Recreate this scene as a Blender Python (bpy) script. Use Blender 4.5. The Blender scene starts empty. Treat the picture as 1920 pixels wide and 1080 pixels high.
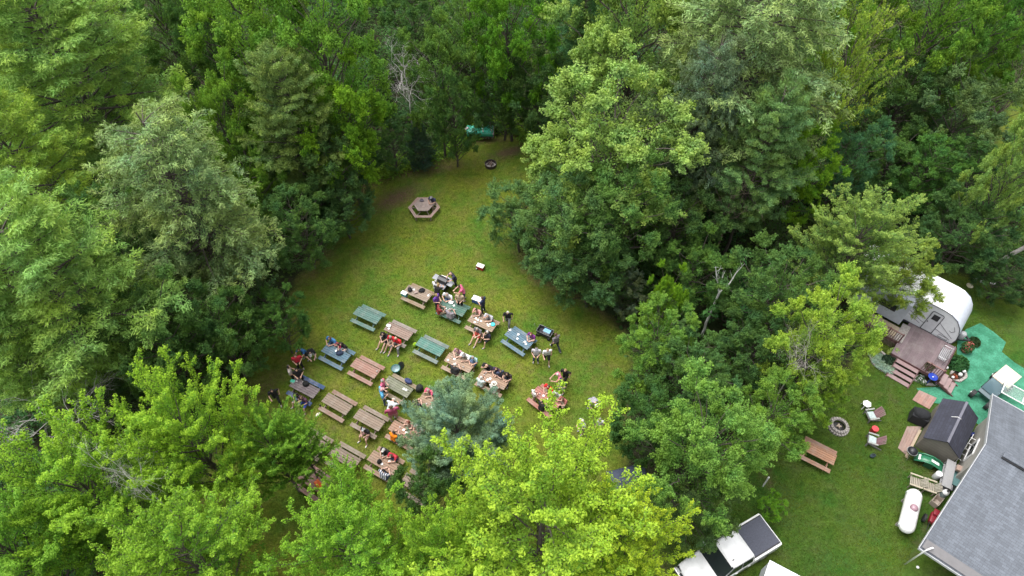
import bpy, bmesh, math, random
import numpy as np
from mathutils import Vector, Matrix, Euler
R = math.radians
scene = bpy.context.scene
C = bpy.data.collections.new('place'); scene.collection.children.link(C)

# ---------------------------------------------------------------- camera, sky, sun, exposure
CAM_H = 40.0; PITCH = R(52.5); FPX = 1297.0
cam_d = bpy.data.cameras.new('camera'); cam = bpy.data.objects.new('camera', cam_d); C.objects.link(cam)
cam.location = (0, 0, CAM_H); cam.rotation_euler = (math.pi/2 - PITCH, 0, 0)
cam_d.sensor_width = 36; cam_d.lens = FPX/1920*36; cam_d.clip_end = 2000; cam_d.clip_start = 0.2
scene.camera = cam
SUN_EL, SUN_AZ = R(72), R(300)        # azimuth clockwise from +Y
world = bpy.data.worlds.new('World'); scene.world = world; world.use_nodes = True
wn, wl = world.node_tree.nodes, world.node_tree.links
bg = wn['Background']; sky = wn.new('ShaderNodeTexSky'); sky.sky_type = 'NISHITA'; sky.sun_disc = False
sky.sun_elevation = SUN_EL; sky.sun_rotation = SUN_AZ; sky.dust_density = 3.0; sky.air_density = 1.0
hs = wn.new('ShaderNodeHueSaturation'); hs.inputs['Saturation'].default_value = 0.12   # thin overcast
wl.new(sky.outputs[0], hs.inputs['Color']); wl.new(hs.outputs[0], bg.inputs['Color'])
bg.inputs['Strength'].default_value = 0.15
sun_d = bpy.data.lights.new('sun', 'SUN'); sun_d.energy = 1.3; sun_d.angle = R(45); sun_d.color = (1.0, 0.96, 0.9)
sun = bpy.data.objects.new('sun', sun_d); C.objects.link(sun)
sun.rotation_euler = (math.pi/2 - SUN_EL, 0, math.pi - SUN_AZ)
scene.view_settings.view_transform = 'Standard'; scene.view_settings.look = 'None'
scene.view_settings.exposure = 1.38; scene.view_settings.gamma = 1.0
scene.render.resolution_x = 1024; scene.render.resolution_y = 576

def G(px, py, z=0.0):
    """world point at height z seen at photo position px,py (1920 wide): used to survey the site"""
    rx = px-960.0; u = 540.0-py
    d = Vector((rx, FPX*math.cos(PITCH)+u*math.sin(PITCH), -FPX*math.sin(PITCH)+u*math.cos(PITCH)))
    return Vector((0, 0, CAM_H)) + d*((z-CAM_H)/d.z)
def depth(p): return (p.y*math.cos(PITCH) + (CAM_H-p.z)*math.sin(PITCH))
def ppm(p): return FPX/depth(p)

# ---------------------------------------------------------------- object helpers
def tag(o, label=None, cat=None, group=None, kind=None):
    if label: o['label'] = label
    if cat: o['category'] = cat
    if group: o['group'] = group
    if kind: o['kind'] = kind
    return o
def empty(name, loc=(0, 0, 0), rz=0, label=None, cat=None, group=None):
    o = bpy.data.objects.new(name, None); C.objects.link(o); o.location = loc; o.rotation_euler = (0, 0, rz)
    o.empty_display_size = 0.2
    return tag(o, label, cat, group)
def link(name, me, parent=None, loc=None, color=None):
    o = bpy.data.objects.new(name, me); C.objects.link(o)
    if parent: o.parent = parent
    if loc is not None: o.location = loc
    if color: o.color = tuple(color)+((1,) if len(color) == 3 else ())
    return o
class MB:
    """collects shapes, builds one mesh"""
    def __init__(s): s.v = []; s.f = []; s.m = []; s.mi = 0
    def add(s, vs, fs):
        n = len(s.v); s.v += [tuple(v) for v in vs]; s.f += [tuple(i+n for i in f) for f in fs]; s.m += [s.mi]*len(fs); return s
    def box(s, c, d, rot=(0, 0, 0), bev=0):
        M = Euler(rot).to_matrix(); c = Vector(c); x, y, z = d[0]/2, d[1]/2, d[2]/2
        if bev:
            bm = bmesh.new(); bmesh.ops.create_cube(bm, size=1)
            for v in bm.verts: v.co = Vector((v.co.x*d[0], v.co.y*d[1], v.co.z*d[2]))
            bmesh.ops.bevel(bm, geom=bm.edges[:], offset=bev, segments=2, affect='EDGES', profile=0.6)
            bm.verts.ensure_lookup_table()
            s.add([M@v.co+c for v in bm.verts], [[v.index for v in f.verts] for f in bm.faces]); bm.free(); return s
        vs = [M@Vector((a*x, b*y, e*z))+c for a, b, e in ((-1,-1,-1),(1,-1,-1),(1,1,-1),(-1,1,-1),(-1,-1,1),(1,-1,1),(1,1,1),(-1,1,1))]
        return s.add(vs, [(0,3,2,1),(4,5,6,7),(0,1,5,4),(1,2,6,5),(2,3,7,6),(3,0,4,7)])
    def beam(s, p, q, w, h):
        p, q = Vector(p), Vector(q); d = (q-p); L = d.length
        if L < 1e-6: return s
        M = d.to_track_quat('X', 'Z').to_matrix(); c = (p+q)/2
        vs = [M@Vector((a*L/2, b*w/2, e*h/2))+c for a, b, e in ((-1,-1,-1),(1,-1,-1),(1,1,-1),(-1,1,-1),(-1,-1,1),(1,-1,1),(1,1,1),(-1,1,1))]
        return s.add(vs, [(0,3,2,1),(4,5,6,7),(0,1,5,4),(1,2,6,5),(2,3,7,6),(3,0,4,7)])
    def tube(s, pts, rs, n=6, cap=True):
        pts = [Vector(p) for p in pts]
        if isinstance(rs, (int, float)): rs = [rs]*len(pts)
        vs = []; fs = []; k = len(pts)
        a = None
        for i, p in enumerate(pts):
            t = (pts[min(i+1, k-1)]-pts[max(i-1, 0)])
            t = t.normalized() if t.length > 1e-9 else Vector((0, 0, 1))
            if a is None: a = t.orthogonal().normalized()
            a = (a-t*a.dot(t)); a = a.normalized() if a.length > 1e-6 else t.orthogonal().normalized()
            b = t.cross(a)
            for j in range(n):
                an = 2*math.pi*j/n; vs.append(p+(a*math.cos(an)+b*math.sin(an))*rs[i])
        for i in range(k-1):
            for j in range(n):
                fs.append((i*n+j, i*n+(j+1) % n, (i+1)*n+(j+1) % n, (i+1)*n+j))
        if cap: fs += [tuple(reversed(range(n))), tuple(range((k-1)*n, k*n))]
        return s.add(vs, fs)
    def lathe(s, prof, n=16, c=(0, 0, 0), M=None, cap=True):
        vs = []; c = Vector(c)
        for r, z in prof:
            for j in range(n):
                an = 2*math.pi*j/n; v = Vector((r*math.cos(an), r*math.sin(an), z)); vs.append((M@v if M else v)+c)
        k = len(prof); fs = [(i*n+j, i*n+(j+1) % n, (i+1)*n+(j+1) % n, (i+1)*n+j) for i in range(k-1) for j in range(n)]
        if cap: fs += [tuple(reversed(range(n))), tuple(range((k-1)*n, k*n))]
        return s.add(vs, fs)
    def ball(s, c, r, n=10, m=6):
        if isinstance(r, (int, float)): r = (r, r, r)
        vs = [(c[0], c[1], c[2]-r[2])]; fs = []
        for i in range(1, m):
            th = -math.pi/2+math.pi*i/m
            for j in range(n):
                an = 2*math.pi*j/n
                vs.append((c[0]+r[0]*math.cos(th)*math.cos(an), c[1]+r[1]*math.cos(th)*math.sin(an), c[2]+r[2]*math.sin(th)))
        vs.append((c[0], c[1], c[2]+r[2])); L = len(vs)-1
        for j in range(n): fs.append((0, 1+(j+1) % n, 1+j)); fs.append((L, L-n+j, L-n+(j+1) % n))
        for i in range(m-2):
            for j in range(n): fs.append((1+i*n+j, 1+i*n+(j+1) % n, 1+(i+1)*n+(j+1) % n, 1+(i+1)*n+j))
        return s.add(vs, fs)
    def prism(s, poly, z0, z1):
        n = len(poly); vs = [(p[0], p[1], z0) for p in poly]+[(p[0], p[1], z1) for p in poly]
        return s.add(vs, [tuple(reversed(range(n))), tuple(range(n, 2*n))]+[(i, (i+1) % n, n+(i+1) % n, n+i) for i in range(n)])
    def extr(s, poly, d, fn):
        """poly of (a,b); fn(a,b,t)->world for t in 0..d"""
        n = len(poly); vs = [fn(a, b, 0) for a, b in poly]+[fn(a, b, d) for a, b in poly]
        return s.add(vs, [tuple(reversed(range(n))), tuple(range(n, 2*n))]+[(i, (i+1) % n, n+(i+1) % n, n+i) for i in range(n)])
    def mesh(s, name, mats, smooth=False):
        me = bpy.data.meshes.new(name); me.from_pydata(s.v, [], s.f)
        if not isinstance(mats, (list, tuple)): mats = [mats]
        for m in mats: me.materials.append(m)
        if len(mats) > 1: me.polygons.foreach_set('material_index', s.m)
        bm = bmesh.new(); bm.from_mesh(me); bmesh.ops.recalc_face_normals(bm, faces=bm.faces); bm.to_mesh(me); bm.free()
        if smooth: me.polygons.foreach_set('use_smooth', [True]*len(me.polygons))
        return me
    def obj(s, name, mats, parent=None, smooth=False, color=None): return link(name, s.mesh(name, mats, smooth), parent, color=color)
def dup(o, loc, rz=0, scale=None, label=None, group=None, color=None):
    """copy of a thing with copies of its parts"""
    def cp(x, par):
        c = x.copy(); C.objects.link(c); c.parent = par
        if color and 'plain' not in x: c.color = color
        for ch in x.children: cp(ch, c)
        return c
    c = cp(o, None); c.location = loc; c.rotation_euler = (0, 0, rz)
    if scale: c.scale = scale
    if label: c['label'] = label
    if group: c['group'] = group
    return c

# ---------------------------------------------------------------- materials
def newmat(name):
    m = bpy.data.materials.new(name); m.use_nodes = True; nt = m.node_tree
    return m, nt, nt.nodes, nt.links, nt.nodes['Principled BSDF']
def N_(nt, t, **kw):
    n = nt.nodes.new(t)
    for k, v in kw.items(): setattr(n, k, v)
    return n
def mixc(nt, fac, a, b, mode='MIX'):
    n = nt.nodes.new('ShaderNodeMix'); n.data_type = 'RGBA'; n.blend_type = mode
    def put(i, v):
        if isinstance(v, bpy.types.NodeSocket): nt.links.new(v, n.inputs[i])
        elif isinstance(v, (int, float)): n.inputs[i].default_value = v
        else: n.inputs[i].default_value = tuple(v)+((1,) if len(v) == 3 else ())
    put(0, fac); put(6, a); put(7, b); return n.outputs[2]
def noise(nt, scale, detail=4, rough=0.6, vec=None, stretch=None):
    n = nt.nodes.new('ShaderNodeTexNoise'); n.inputs['Scale'].default_value = scale
    n.inputs['Detail'].default_value = detail; n.inputs['Roughness'].default_value = rough
    if vec is None: vec = nt.nodes.new('ShaderNodeTexCoord').outputs['Object']
    if stretch:
        mp = nt.nodes.new('ShaderNodeMapping'); mp.inputs['Scale'].default_value = stretch
        nt.links.new(vec, mp.inputs[0]); vec = mp.outputs[0]
    nt.links.new(vec, n.inputs['Vector']); return n.outputs[0]
def ramp(nt, fac, stops):
    n = nt.nodes.new('ShaderNodeValToRGB'); nt.links.new(fac, n.inputs[0]); e = n.color_ramp.elements
    while len(e) < len(stops): e.new(0.5)
    for i, (p, c) in enumerate(stops):
        e[i].position = p; e[i].color = (c, c, c, 1) if isinstance(c, (int, float)) else tuple(c)+(1,)
    return n.outputs[0]
def bump(nt, b, h, strength=0.3, dist=0.02):
    n = nt.nodes.new('ShaderNodeBump'); n.inputs['Strength'].default_value = strength; n.inputs['Distance'].default_value = dist
    nt.links.new(h, n.inputs['Height']); nt.links.new(n.outputs[0], b.inputs['Normal'])
def plain(name, col, rough=0.6, var=0.15, scale=6, metal=0, bmp=0.1, objcol=False, spec=None, coat=0):
    """painted / cast / woven surface with mottling"""
    m, nt, ns, ls, b = newmat(name)
    base = col
    if objcol: base = N_(nt, 'ShaderNodeObjectInfo').outputs['Color']
    nz = noise(nt, scale, 5)
    f = ramp(nt, nz, [(0.3, 1-var), (0.7, 1+var*0.4)])
    o = mixc(nt, 1.0, base, f, 'MULTIPLY')
    ls.new(o, b.inputs['Base Color']); b.inputs['Roughness'].default_value = rough; b.inputs['Metallic'].default_value = metal
    if coat: b.inputs['Coat Weight'].default_value = coat
    if bmp: bump(nt, b, noise(nt, scale*6, 3), bmp, 0.01)
    return m
def woodmat(name, col=(0.3, 0.2, 0.13), objcol=True, grey=0.35, rough=0.75):
    """board wood: per board tone, grain and weathering"""
    m, nt, ns, ls, b = newmat(name)
    base = N_(nt, 'ShaderNodeObjectInfo').outputs['Color'] if objcol else col
    isl = N_(nt, 'ShaderNodeNewGeometry').outputs['Random Per Island']
    f = ramp(nt, isl, [(0, 0.78), (1, 1.12)])
    a = mixc(nt, 1.0, base, f, 'MULTIPLY')
    g = ramp(nt, noise(nt, 5, 6, 0.7, stretch=(1.2, 14, 14)), [(0.3, 0.72), (0.7, 1.12)])
    a = mixc(nt, 1.0, a, g, 'MULTIPLY')
    w = ramp(nt, noise(nt, 2.2, 5), [(0.45, 0), (0.75, grey)])
    a = mixc(nt, w, a, (0.36, 0.34, 0.31))
    ls.new(a, b.inputs['Base Color']); b.inputs['Roughness'].default_value = rough
    bump(nt, b, noise(nt, 8, 4, 0.6, stretch=(1, 12, 12)), 0.3, 0.008)
    return m
M = {}
M['wood'] = woodmat('board_wood'); M['deckwood'] = woodmat('deck_boards', grey=0.25)
M['cloth'] = plain('cloth', (0.3, 0.3, 0.3), 0.9, 0.3, 14, objcol=True, bmp=0.4)
M['skin'] = plain('skin', (0.5, 0.3, 0.22), 0.55, 0.08, 10, objcol=True)
M['hair'] = plain('hair', (0.1, 0.1, 0.1), 0.7, 0.4, 40, objcol=True, bmp=0.5)
M['paint'] = plain('paint', (0.5, 0.5, 0.5), 0.45, 0.12, 4, objcol=True)
M['plastic'] = plain('plastic', (0.5, 0.5, 0.5), 0.35, 0.08, 4, objcol=True, bmp=0)
M['dark'] = plain('dark_rubber', (0.02, 0.02, 0.022), 0.7, 0.2, 8)
M['steel'] = plain('steel', (0.45, 0.45, 0.46), 0.35, 0.2, 5, metal=0.8)
M['glass'] = plain('dark_glass', (0.015, 0.02, 0.022), 0.08, 0.1, 3, bmp=0)
M['white'] = plain('white_enamel', (0.78, 0.78, 0.78), 0.35, 0.2, 1.7, bmp=0, coat=0.3)
M['stone'] = plain('stone', (0.34, 0.31, 0.29), 0.9, 0.4, 9, bmp=0.6)

# leaves: colour of the species from the object, lighter young tips and clump-to-clump variety from the mesh
def leafmat(name, rough=0.6, trans=0.35):
    m, nt, ns, ls, b = newmat(name)
    oi = N_(nt, 'ShaderNodeObjectInfo')
    at = N_(nt, 'ShaderNodeAttribute', attribute_name='tint'); ay = N_(nt, 'ShaderNodeAttribute', attribute_name='young')
    f = ramp(nt, at.outputs['Fac'], [(0, 0.55), (0.5, 1.0), (1, 1.5)])
    a = mixc(nt, 1.0, oi.outputs['Color'], f, 'MULTIPLY')
    # drift of hue from bough to bough
    hue = ramp(nt, noise(nt, 0.45, 3, .6), [(0.35, (0.82, 0.95, 1.25)), (0.5, (1, 1, 1)), (0.66, (1.28, 1.1, 0.75))])
    a = mixc(nt, 1.0, a, hue, 'MULTIPLY')
    yy = mixc(nt, 1.0, oi.outputs['Color'], (2.1, 1.65, 1.5), 'MULTIPLY')
    mt = N_(nt, 'ShaderNodeMath', operation='MULTIPLY'); ls.new(ay.outputs['Fac'], mt.inputs[0]); ls.new(oi.outputs['Alpha'], mt.inputs[1])
    a = mixc(nt, mt.outputs[0], a, yy)
    ls.new(a, b.inputs['Base Color']); b.inputs['Roughness'].default_value = rough
    b.inputs['Specular IOR Level'].default_value = 0.12
    tr = N_(nt, 'ShaderNodeBsdfTranslucent'); tcol = mixc(nt, 1.0, a, (1.25, 1.35, 0.75), 'MULTIPLY'); ls.new(tcol, tr.inputs['Color'])
    mx = N_(nt, 'ShaderNodeMixShader'); mx.inputs[0].default_value = trans
    ls.new(b.outputs[0], mx.inputs[1]); ls.new(tr.outputs[0], mx.inputs[2]); ls.new(mx.outputs[0], ns['Material Output'].inputs['Surface'])
    return m
M['leaf'] = leafmat('leaves'); M['needle'] = leafmat('needles', 0.7, 0.25)
def barkmat():
    m, nt, ns, ls, b = newmat('bark')
    a = mixc(nt, ramp(nt, noise(nt, 3, 6, 0.7, stretch=(6, 6, 1)), [(0.35, 0), (0.7, 1)]), (0.07, 0.055, 0.045), (0.24, 0.2, 0.17))
    o = mixc(nt, 1.0, a, N_(nt, 'ShaderNodeObjectInfo').outputs['Color'], 'MULTIPLY')
    ls.new(o, b.inputs['Base Color']); b.inputs['Roughness'].default_value = 0.9
    bump(nt, b, noise(nt, 6, 5, 0.7, stretch=(6, 6, 1)), 0.7, 0.03); return m
M['bark'] = barkmat()

# ---------------------------------------------------------------- ground: one sheet, lawn and woodland floor
CLEARING = [(430,780),(470,700),(520,620),(560,520),(610,470),(650,400),(690,335),(760,312),(830,290),(880,258),(985,250),
            (1010,330),(980,470),(1010,520),(1100,562),(1150,600),(1185,640),(1180,760),(1170,900),(1190,1010),(1260,1100),(1250,1400),(300,1400),(330,1000),(400,860)]
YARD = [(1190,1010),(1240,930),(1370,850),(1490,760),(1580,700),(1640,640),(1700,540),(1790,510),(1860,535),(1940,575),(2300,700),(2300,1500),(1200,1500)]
STRIP = [(1890,190),(1960,170),(1990,280),(1860,290)]
def wpoly(P): return np.array([G(x, y).xy[:] for x, y in P])
POLYS = [wpoly(p) for p in (CLEARING, YARD, STRIP)]
def sdist(pts, poly):
    """signed distance (positive inside) from points to polygon"""
    x, y = pts[:, 0], pts[:, 1]; ins = np.zeros(len(pts), bool); dm = np.full(len(pts), 1e9)
    n = len(poly)
    for i in range(n):
        a, b = poly[i], poly[(i+1) % n]; d = b-a
        t = np.clip(((x-a[0])*d[0]+(y-a[1])*d[1])/(d@d), 0, 1)
        dm = np.minimum(dm, np.hypot(x-a[0]-t*d[0], y-a[1]-t*d[1]))
        c = ((a[1] > y) != (b[1] > y)) & (x < (b[0]-a[0])*(y-a[1])/(b[1]-a[1]+1e-12)+a[0]); ins ^= c
    return np.where(ins, dm, -dm)
def lawn_d(pts): return np.max([sdist(pts, p) for p in POLYS], axis=0)
def make_ground():
    xs = np.concatenate([[-400,-200,-120,-90], np.arange(-70, 70.1, 0.5), [90,120,200,400]])
    ys = np.concatenate([[-300,-120,-60,-30], np.arange(-12, 100.1, 0.5), [130,180,300,600]])
    X, Y = np.meshgrid(xs, ys); pts = np.stack([X.ravel(), Y.ravel()], 1)
    d = lawn_d(pts); lawn = np.clip(0.5+d/1.6, 0, 1)
    nx, ny = len(xs), len(ys)
    z = np.where(d < -0.5, 0.12*np.sin(pts[:, 0]*0.9+np.sin(pts[:, 1]*.7))*np.cos(pts[:, 1]*0.8), 0)
    v = np.column_stack([pts, z])
    i = (np.arange(ny-1)[:, None]*nx+np.arange(nx-1)[None, :]).ravel()
    f = np.column_stack([i, i+1, i+nx+1, i+nx])
    me = bpy.data.meshes.new('ground'); me.vertices.add(len(v)); me.vertices.foreach_set('co', v.ravel())
    me.loops.add(f.size); me.loops.foreach_set('vertex_index', f.ravel()); me.polygons.add(len(f))
    me.polygons.foreach_set('loop_start', np.arange(0, f.size, 4)); me.update(calc_edges=True)
    # bare soil spots: photo place, radii in metres, strength
    soil = .65*np.exp(-(sdist(pts, POLYS[0])/1.1)**2)*(.6+.5*np.sin(pts[:, 0]*.5+pts[:, 1]*.8))
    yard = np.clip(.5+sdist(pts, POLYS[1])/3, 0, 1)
    for px, py, rx, ry, ang, k in [(742,372,2.3,1.,35,1.1),(955,285,2.0,.7,25,1.0),(700,335,3,1.1,20,.75),(800,318,4.5,.9,12,.8),(893,262,2.6,.7,0,.9),(1125,578,1.6,.5,-30,.7),(760,690,.6,3.5,-40,.45),(660,725,.5,3.5,-35,.4),(850,635,.5,3.2,-35,.35),(990,700,3,.6,-20,.35),(620,800,3,.7,-30,.45),
                                (580,515,2.2,1.,50,.6),(490,730,3.,1.2,60,.6),(1130,690,2.5,1.2,70,.35),(540,640,2.6,1,60,.4),(600,700,1.8,1,0,.3),(1440,900,.5,1.0,0,.6),(1700,850,.5,2.4,-30,.45),
                                (1755,885,1.6,.6,-40,.7),(1735,1000,.4,2.2,-40,.5),(1740,1050,.4,2.,50,.3),(1835,655,1.,1.6,20,.6),(1660,745,1.2,.6,-35,.4),(700,830,3,2,0,.3),(930,420,3,2,0,.2)]:
        c = G(px, py); a = R(ang); dx = pts[:, 0]-c.x; dy = pts[:, 1]-c.y
        u = dx*math.cos(a)+dy*math.sin(a); w = -dx*math.sin(a)+dy*math.cos(a)
        soil = np.maximum(soil, k*np.exp(-((u/rx)**2+(w/ry)**2)**.8))
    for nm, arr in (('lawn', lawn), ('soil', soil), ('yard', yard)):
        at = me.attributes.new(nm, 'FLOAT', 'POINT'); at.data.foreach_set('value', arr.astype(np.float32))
    m, nt, ns, ls, b = newmat('lawn_and_forest_floor')
    vec = N_(nt, 'ShaderNodeTexCoord').outputs['Object']
    big = noise(nt, 0.16, 4, 0.6, vec); mid = noise(nt, 0.9, 5, 0.65, vec); fine = noise(nt, 9, 6, 0.75, vec); finer = noise(nt, 30, 4, 0.8, vec)
    g = mixc(nt, ramp(nt, big, [(0.4, 0), (0.6, 1)]), GRASS_A, GRASS_B)
    g = mixc(nt, ramp(nt, mid, [(0.42, 0), (0.72, 0.75)]), g, GRASS_DRY)
    g = mixc(nt, ramp(nt, mid, [(0.25, 0.7), (0.42, 0.0)]), g, GRASS_DEEP)
    g = mixc(nt, 1.0, g, ramp(nt, fine, [(0.3, 0.62), (0.7, 1.34)]), 'MULTIPLY')
    g = mixc(nt, 1.0, g, ramp(nt, noise(nt, 3.2, 5, .7, vec), [(0.3, 0.72), (0.7, 1.28)]), 'MULTIPLY')
    g = mixc(nt, 1.0, g, ramp(nt, finer, [(0.3, 0.72), (0.7, 1.25)]), 'MULTIPLY')
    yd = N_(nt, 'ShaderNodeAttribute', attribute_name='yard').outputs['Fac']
    g = mixc(nt, yd, g, mixc(nt, 1.0, g, (0.46, 0.62, 0.7), 'MULTIPLY'))  # yard lawn: deeper green, with the trees' shade put into its colour
    clover = ramp(nt, noise(nt, .5, 5, .7, vec), [(.5, 0), (.68, .7)])
    g = mixc(nt, clover, g, mixc(nt, 1.0, g, (.55, .95, .9), 'MULTIPLY'))
    so = mixc(nt, ramp(nt, fine, [(0.3, 0), (0.7, 1)]), (0.06, 0.042, 0.026), (0.15, 0.1, 0.062))
    def brk(attr, lo, hi):
        a = N_(nt, 'ShaderNodeAttribute', attribute_name=attr).outputs['Fac']
        mn = N_(nt, 'ShaderNodeMath', operation='ADD'); mm = N_(nt, 'ShaderNodeMath', operation='MULTIPLY_ADD')
        ls.new(noise(nt, 1.8, 6, 0.75, vec), mm.inputs[0]); mm.inputs[1].default_value = 0.9; mm.inputs[2].default_value = -0.45
        ls.new(a, mn.inputs[0]); ls.new(mm.outputs[0], mn.inputs[1]); return ramp(nt, mn.outputs[0], [(lo, 0), (hi, 1)])
    g = mixc(nt, brk('soil', 0.2, 0.95), g, so)
    fl = mixc(nt, ramp(nt, mid, [(0.35, 0), (0.6, 1)]), (0.035, 0.028, 0.018), (0.03, 0.05, 0.018))
    fl = mixc(nt, 1.0, fl, ramp(nt, fine, [(0.3, 0.5), (0.7, 1.4)]), 'MULTIPLY')
    a = mixc(nt, brk('lawn', 0.3, 0.7), fl, g)
    ls.new(a, b.inputs['Base Color']); b.inputs['Roughness'].default_value = 0.95; b.inputs['Specular IOR Level'].default_value = 0.1
    bump(nt, b, fine, 0.6, 0.05)
    me.materials.append(m)
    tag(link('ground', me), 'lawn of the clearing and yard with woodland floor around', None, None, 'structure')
GRASS_A = (0.075, 0.132, 0.016); GRASS_B = (0.125, 0.155, 0.017); GRASS_DRY = (0.135, 0.125, 0.034); GRASS_DEEP = (0.03, 0.072, 0.011)
make_ground()

# ---------------------------------------------------------------- tree builders
def quadmesh(name, cen, u, v, w, tint, young, mat):
    """leaf rhombs: centre, half length axis, half width axis, fold"""
    n = len(cen); P = np.empty((n, 4, 3), np.float32)
    P[:, 0] = cen-u; P[:, 1] = cen+v+w; P[:, 2] = cen+u; P[:, 3] = cen-v+w
    me = bpy.data.meshes.new(name); me.vertices.add(4*n); me.vertices.foreach_set('co', P.ravel())
    me.loops.add(4*n); me.loops.foreach_set('vertex_index', np.arange(4*n, dtype=np.int32)); me.polygons.add(n)
    me.polygons.foreach_set('loop_start', np.arange(0, 4*n, 4, dtype=np.int32)); me.update(calc_edges=True)
    for nm, arr in (('tint', tint), ('young', young)):
        at = me.attributes.new(nm, 'FLOAT', 'POINT'); at.data.foreach_set('value', np.repeat(arr, 4).astype(np.float32))
    me.materials.append(mat); return me
def nrm(a): return a/np.maximum(np.linalg.norm(a, axis=1, keepdims=True), 1e-6)
class Tree:
    def __init__(s, seed): s.r = np.random.default_rng(seed); s.w = MB(); s.seg = []
    def branch(s, p, q, r0, r1, sag=0.0, n=5, k=4, wob=0.05):
        p, q = np.array(p, float), np.array(q, float); L = np.linalg.norm(q-p)
        pts = []
        for i in range(k+1):
            t = i/k; x = p+(q-p)*t; x[2] += sag*L*math.sin(math.pi*t*0.9)
            if 0 < i < k: x += s.r.normal(0, wob*L, 3)*0.5
            pts.append(x)
        s.w.tube(pts, [r0+(r1-r0)*i/k for i in range(k+1)], n, False); return pts
    def spray(s, pts, t0, rad, dens, young=0.0, flat=0.7):
        """foliage along a twig polyline from t0 to its end"""
        s.seg.append((pts, t0, rad, dens, young, flat, s.r.random()))
    def foliage(s, name, size, asp, mat, up=0.8, out=0.9, jit=0.6, along=0.0, fold=0.3, taper=0.55):
        r = s.r; CE = []; NR = []; TN = []; YG = []; AX = []
        for pts, t0, rad, dens, young, flat, tone in s.seg:
            P = np.array(pts); k = len(P)-1; L = np.linalg.norm(P[-1]-P[0])*(1-t0)
            n = max(4, int(dens*max(L, rad)*rad*1.0/(size*size*asp)))
            t = t0+(1-t0)*r.random(n)**0.8; i = np.minimum((t*k).astype(int), k-1); fr = (t*k-i)[:, None]
            x = P[i]*(1-fr)+P[i+1]*fr; tt = (t-t0)/(1-t0+1e-6)
            o = nrm(r.normal(size=(n, 3))); rr = rad*(1-taper*tt**1.5)*r.random(n)**0.45; o = o*rr[:, None]; o[:, 2] *= flat
            d = nrm((P[i+1]-P[i]))
            CE.append(x+o); NR.append(nrm(o/rad*out+np.array([0, 0, up])+r.normal(size=(n, 3))*jit)); AX.append(d+nrm(o+1e-6)*0.8)
            TN.append(np.clip(0.2+0.6*tone+r.normal(0, 0.12, n), 0, 1)); YG.append(np.clip(young*(tt**2)*1.2+r.normal(0, .08, n), 0, 1))
        CE = np.concatenate(CE); NR = np.concatenate(NR); AX = np.concatenate(AX); TN = np.concatenate(TN); YG = np.concatenate(YG)
        n = len(CE); sz = size*(0.65+0.7*r.random(n))
        a = nrm(AX*along+r.normal(size=(n, 3))*(1-along)*0.8+1e-6)
        u = nrm(a-NR*np.sum(a*NR, 1, keepdims=True)); v = np.cross(NR, u)
        return quadmesh(name, CE, u*sz[:, None]*0.62, v*(sz*asp)[:, None]*0.5, NR*(sz*fold*asp)[:, None]*0.5, TN, YG, mat)
NL = [0]
def broadleaf(seed, nl=40, shoots=7, H=15.0, Rr=5.0, cb=0.28, size=0.2, rad=0.42, dens=1.15, rise=0.35, young=0.8, top=1.0, lean=0.12, lump=0.18, inner=0.5, flat=0.75, droop=0.0, trunkr=0.2, kind='leaf', asp=0.75):
    T = Tree(seed); r = T.r
    tp = T.branch((0, 0, -0.2), (r.normal(0, .2), r.normal(0, .2), H*0.8), trunkr, 0.05, 0, 7, 7, 0.02)
    for i in range(nl):
        az = i*2.399963+r.normal(0, .35); ph = math.acos(1-1.55*((i+.5)/nl)*1.0)            # polar angle from top
        rr = 1+r.normal(0, lump); rr = min(max(rr, .6), 1.35)
        cz = H*(cb+(1-cb)*0.5); rz = H*(1-cb)*0.5
        e = np.array([math.cos(az)*math.sin(ph)*Rr*rr, math.sin(az)*math.sin(ph)*Rr*rr, cz+math.cos(ph)*rz*(rr if ph > .6 else 1)])
        hd = math.hypot(e[0], e[1]); b0 = np.array([0, 0, max(H*cb*0.7, e[2]-rise*hd-0.12*H)])
        b0[2] = min(b0[2], H*.78)
        pts = T.branch(b0, e, 0.018+0.009*hd, 0.008, 0.06-droop, 4, 5, 0.05)
        T.spray(pts, inner, rad, dens, young, flat)
        P = np.array(pts)
        for j in range(shoots):
            t = 0.35+0.6*(j+r.random())/shoots; q = P[min(int(t*5), 4)]*(1-(t*5) % 1)+P[min(int(t*5)+1, 5)]*((t*5) % 1)
            d = P[-1]-P[0]; d /= np.linalg.norm(d); lat = np.cross(d, [0, 0, 1]); lat /= np.linalg.norm(lat)+1e-6
            sd = (1 if j % 2 else -1)*(0.5+r.random()*0.6)
            dd = d*(0.55+r.random()*.4)+lat*sd+np.array([0, 0, 0.15+rise*0.9*r.random()-droop*2]); dd /= np.linalg.norm(dd)
            L = Rr*(0.34-0.2*t)*(0.7+0.7*r.random())
            T.spray(T.branch(q, q+dd*L, 0.018, 0.006, 0, 3, 3, 0.06), 0.15, rad*(0.65+.3*r.random()), dens, young, flat)
    # inner leaves that close the crown
    for i in range(int(nl*0.9)):
        az = r.random()*6.283; q = r.random()**.5*Rr*.62; z = H*(cb+(1-cb)*(0.12+0.62*r.random()))
        p = np.array([math.cos(az)*q, math.sin(az)*q, z]); T.spray([p, p*[1.12, 1.12, 1]+[0, 0, .5]], 0, rad*1.5, dens*0.75, 0, .8)
    return T.w.mesh('trunk', M['bark']), T.foliage('crown', size, asp, M[kind], fold=0.35)
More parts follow.
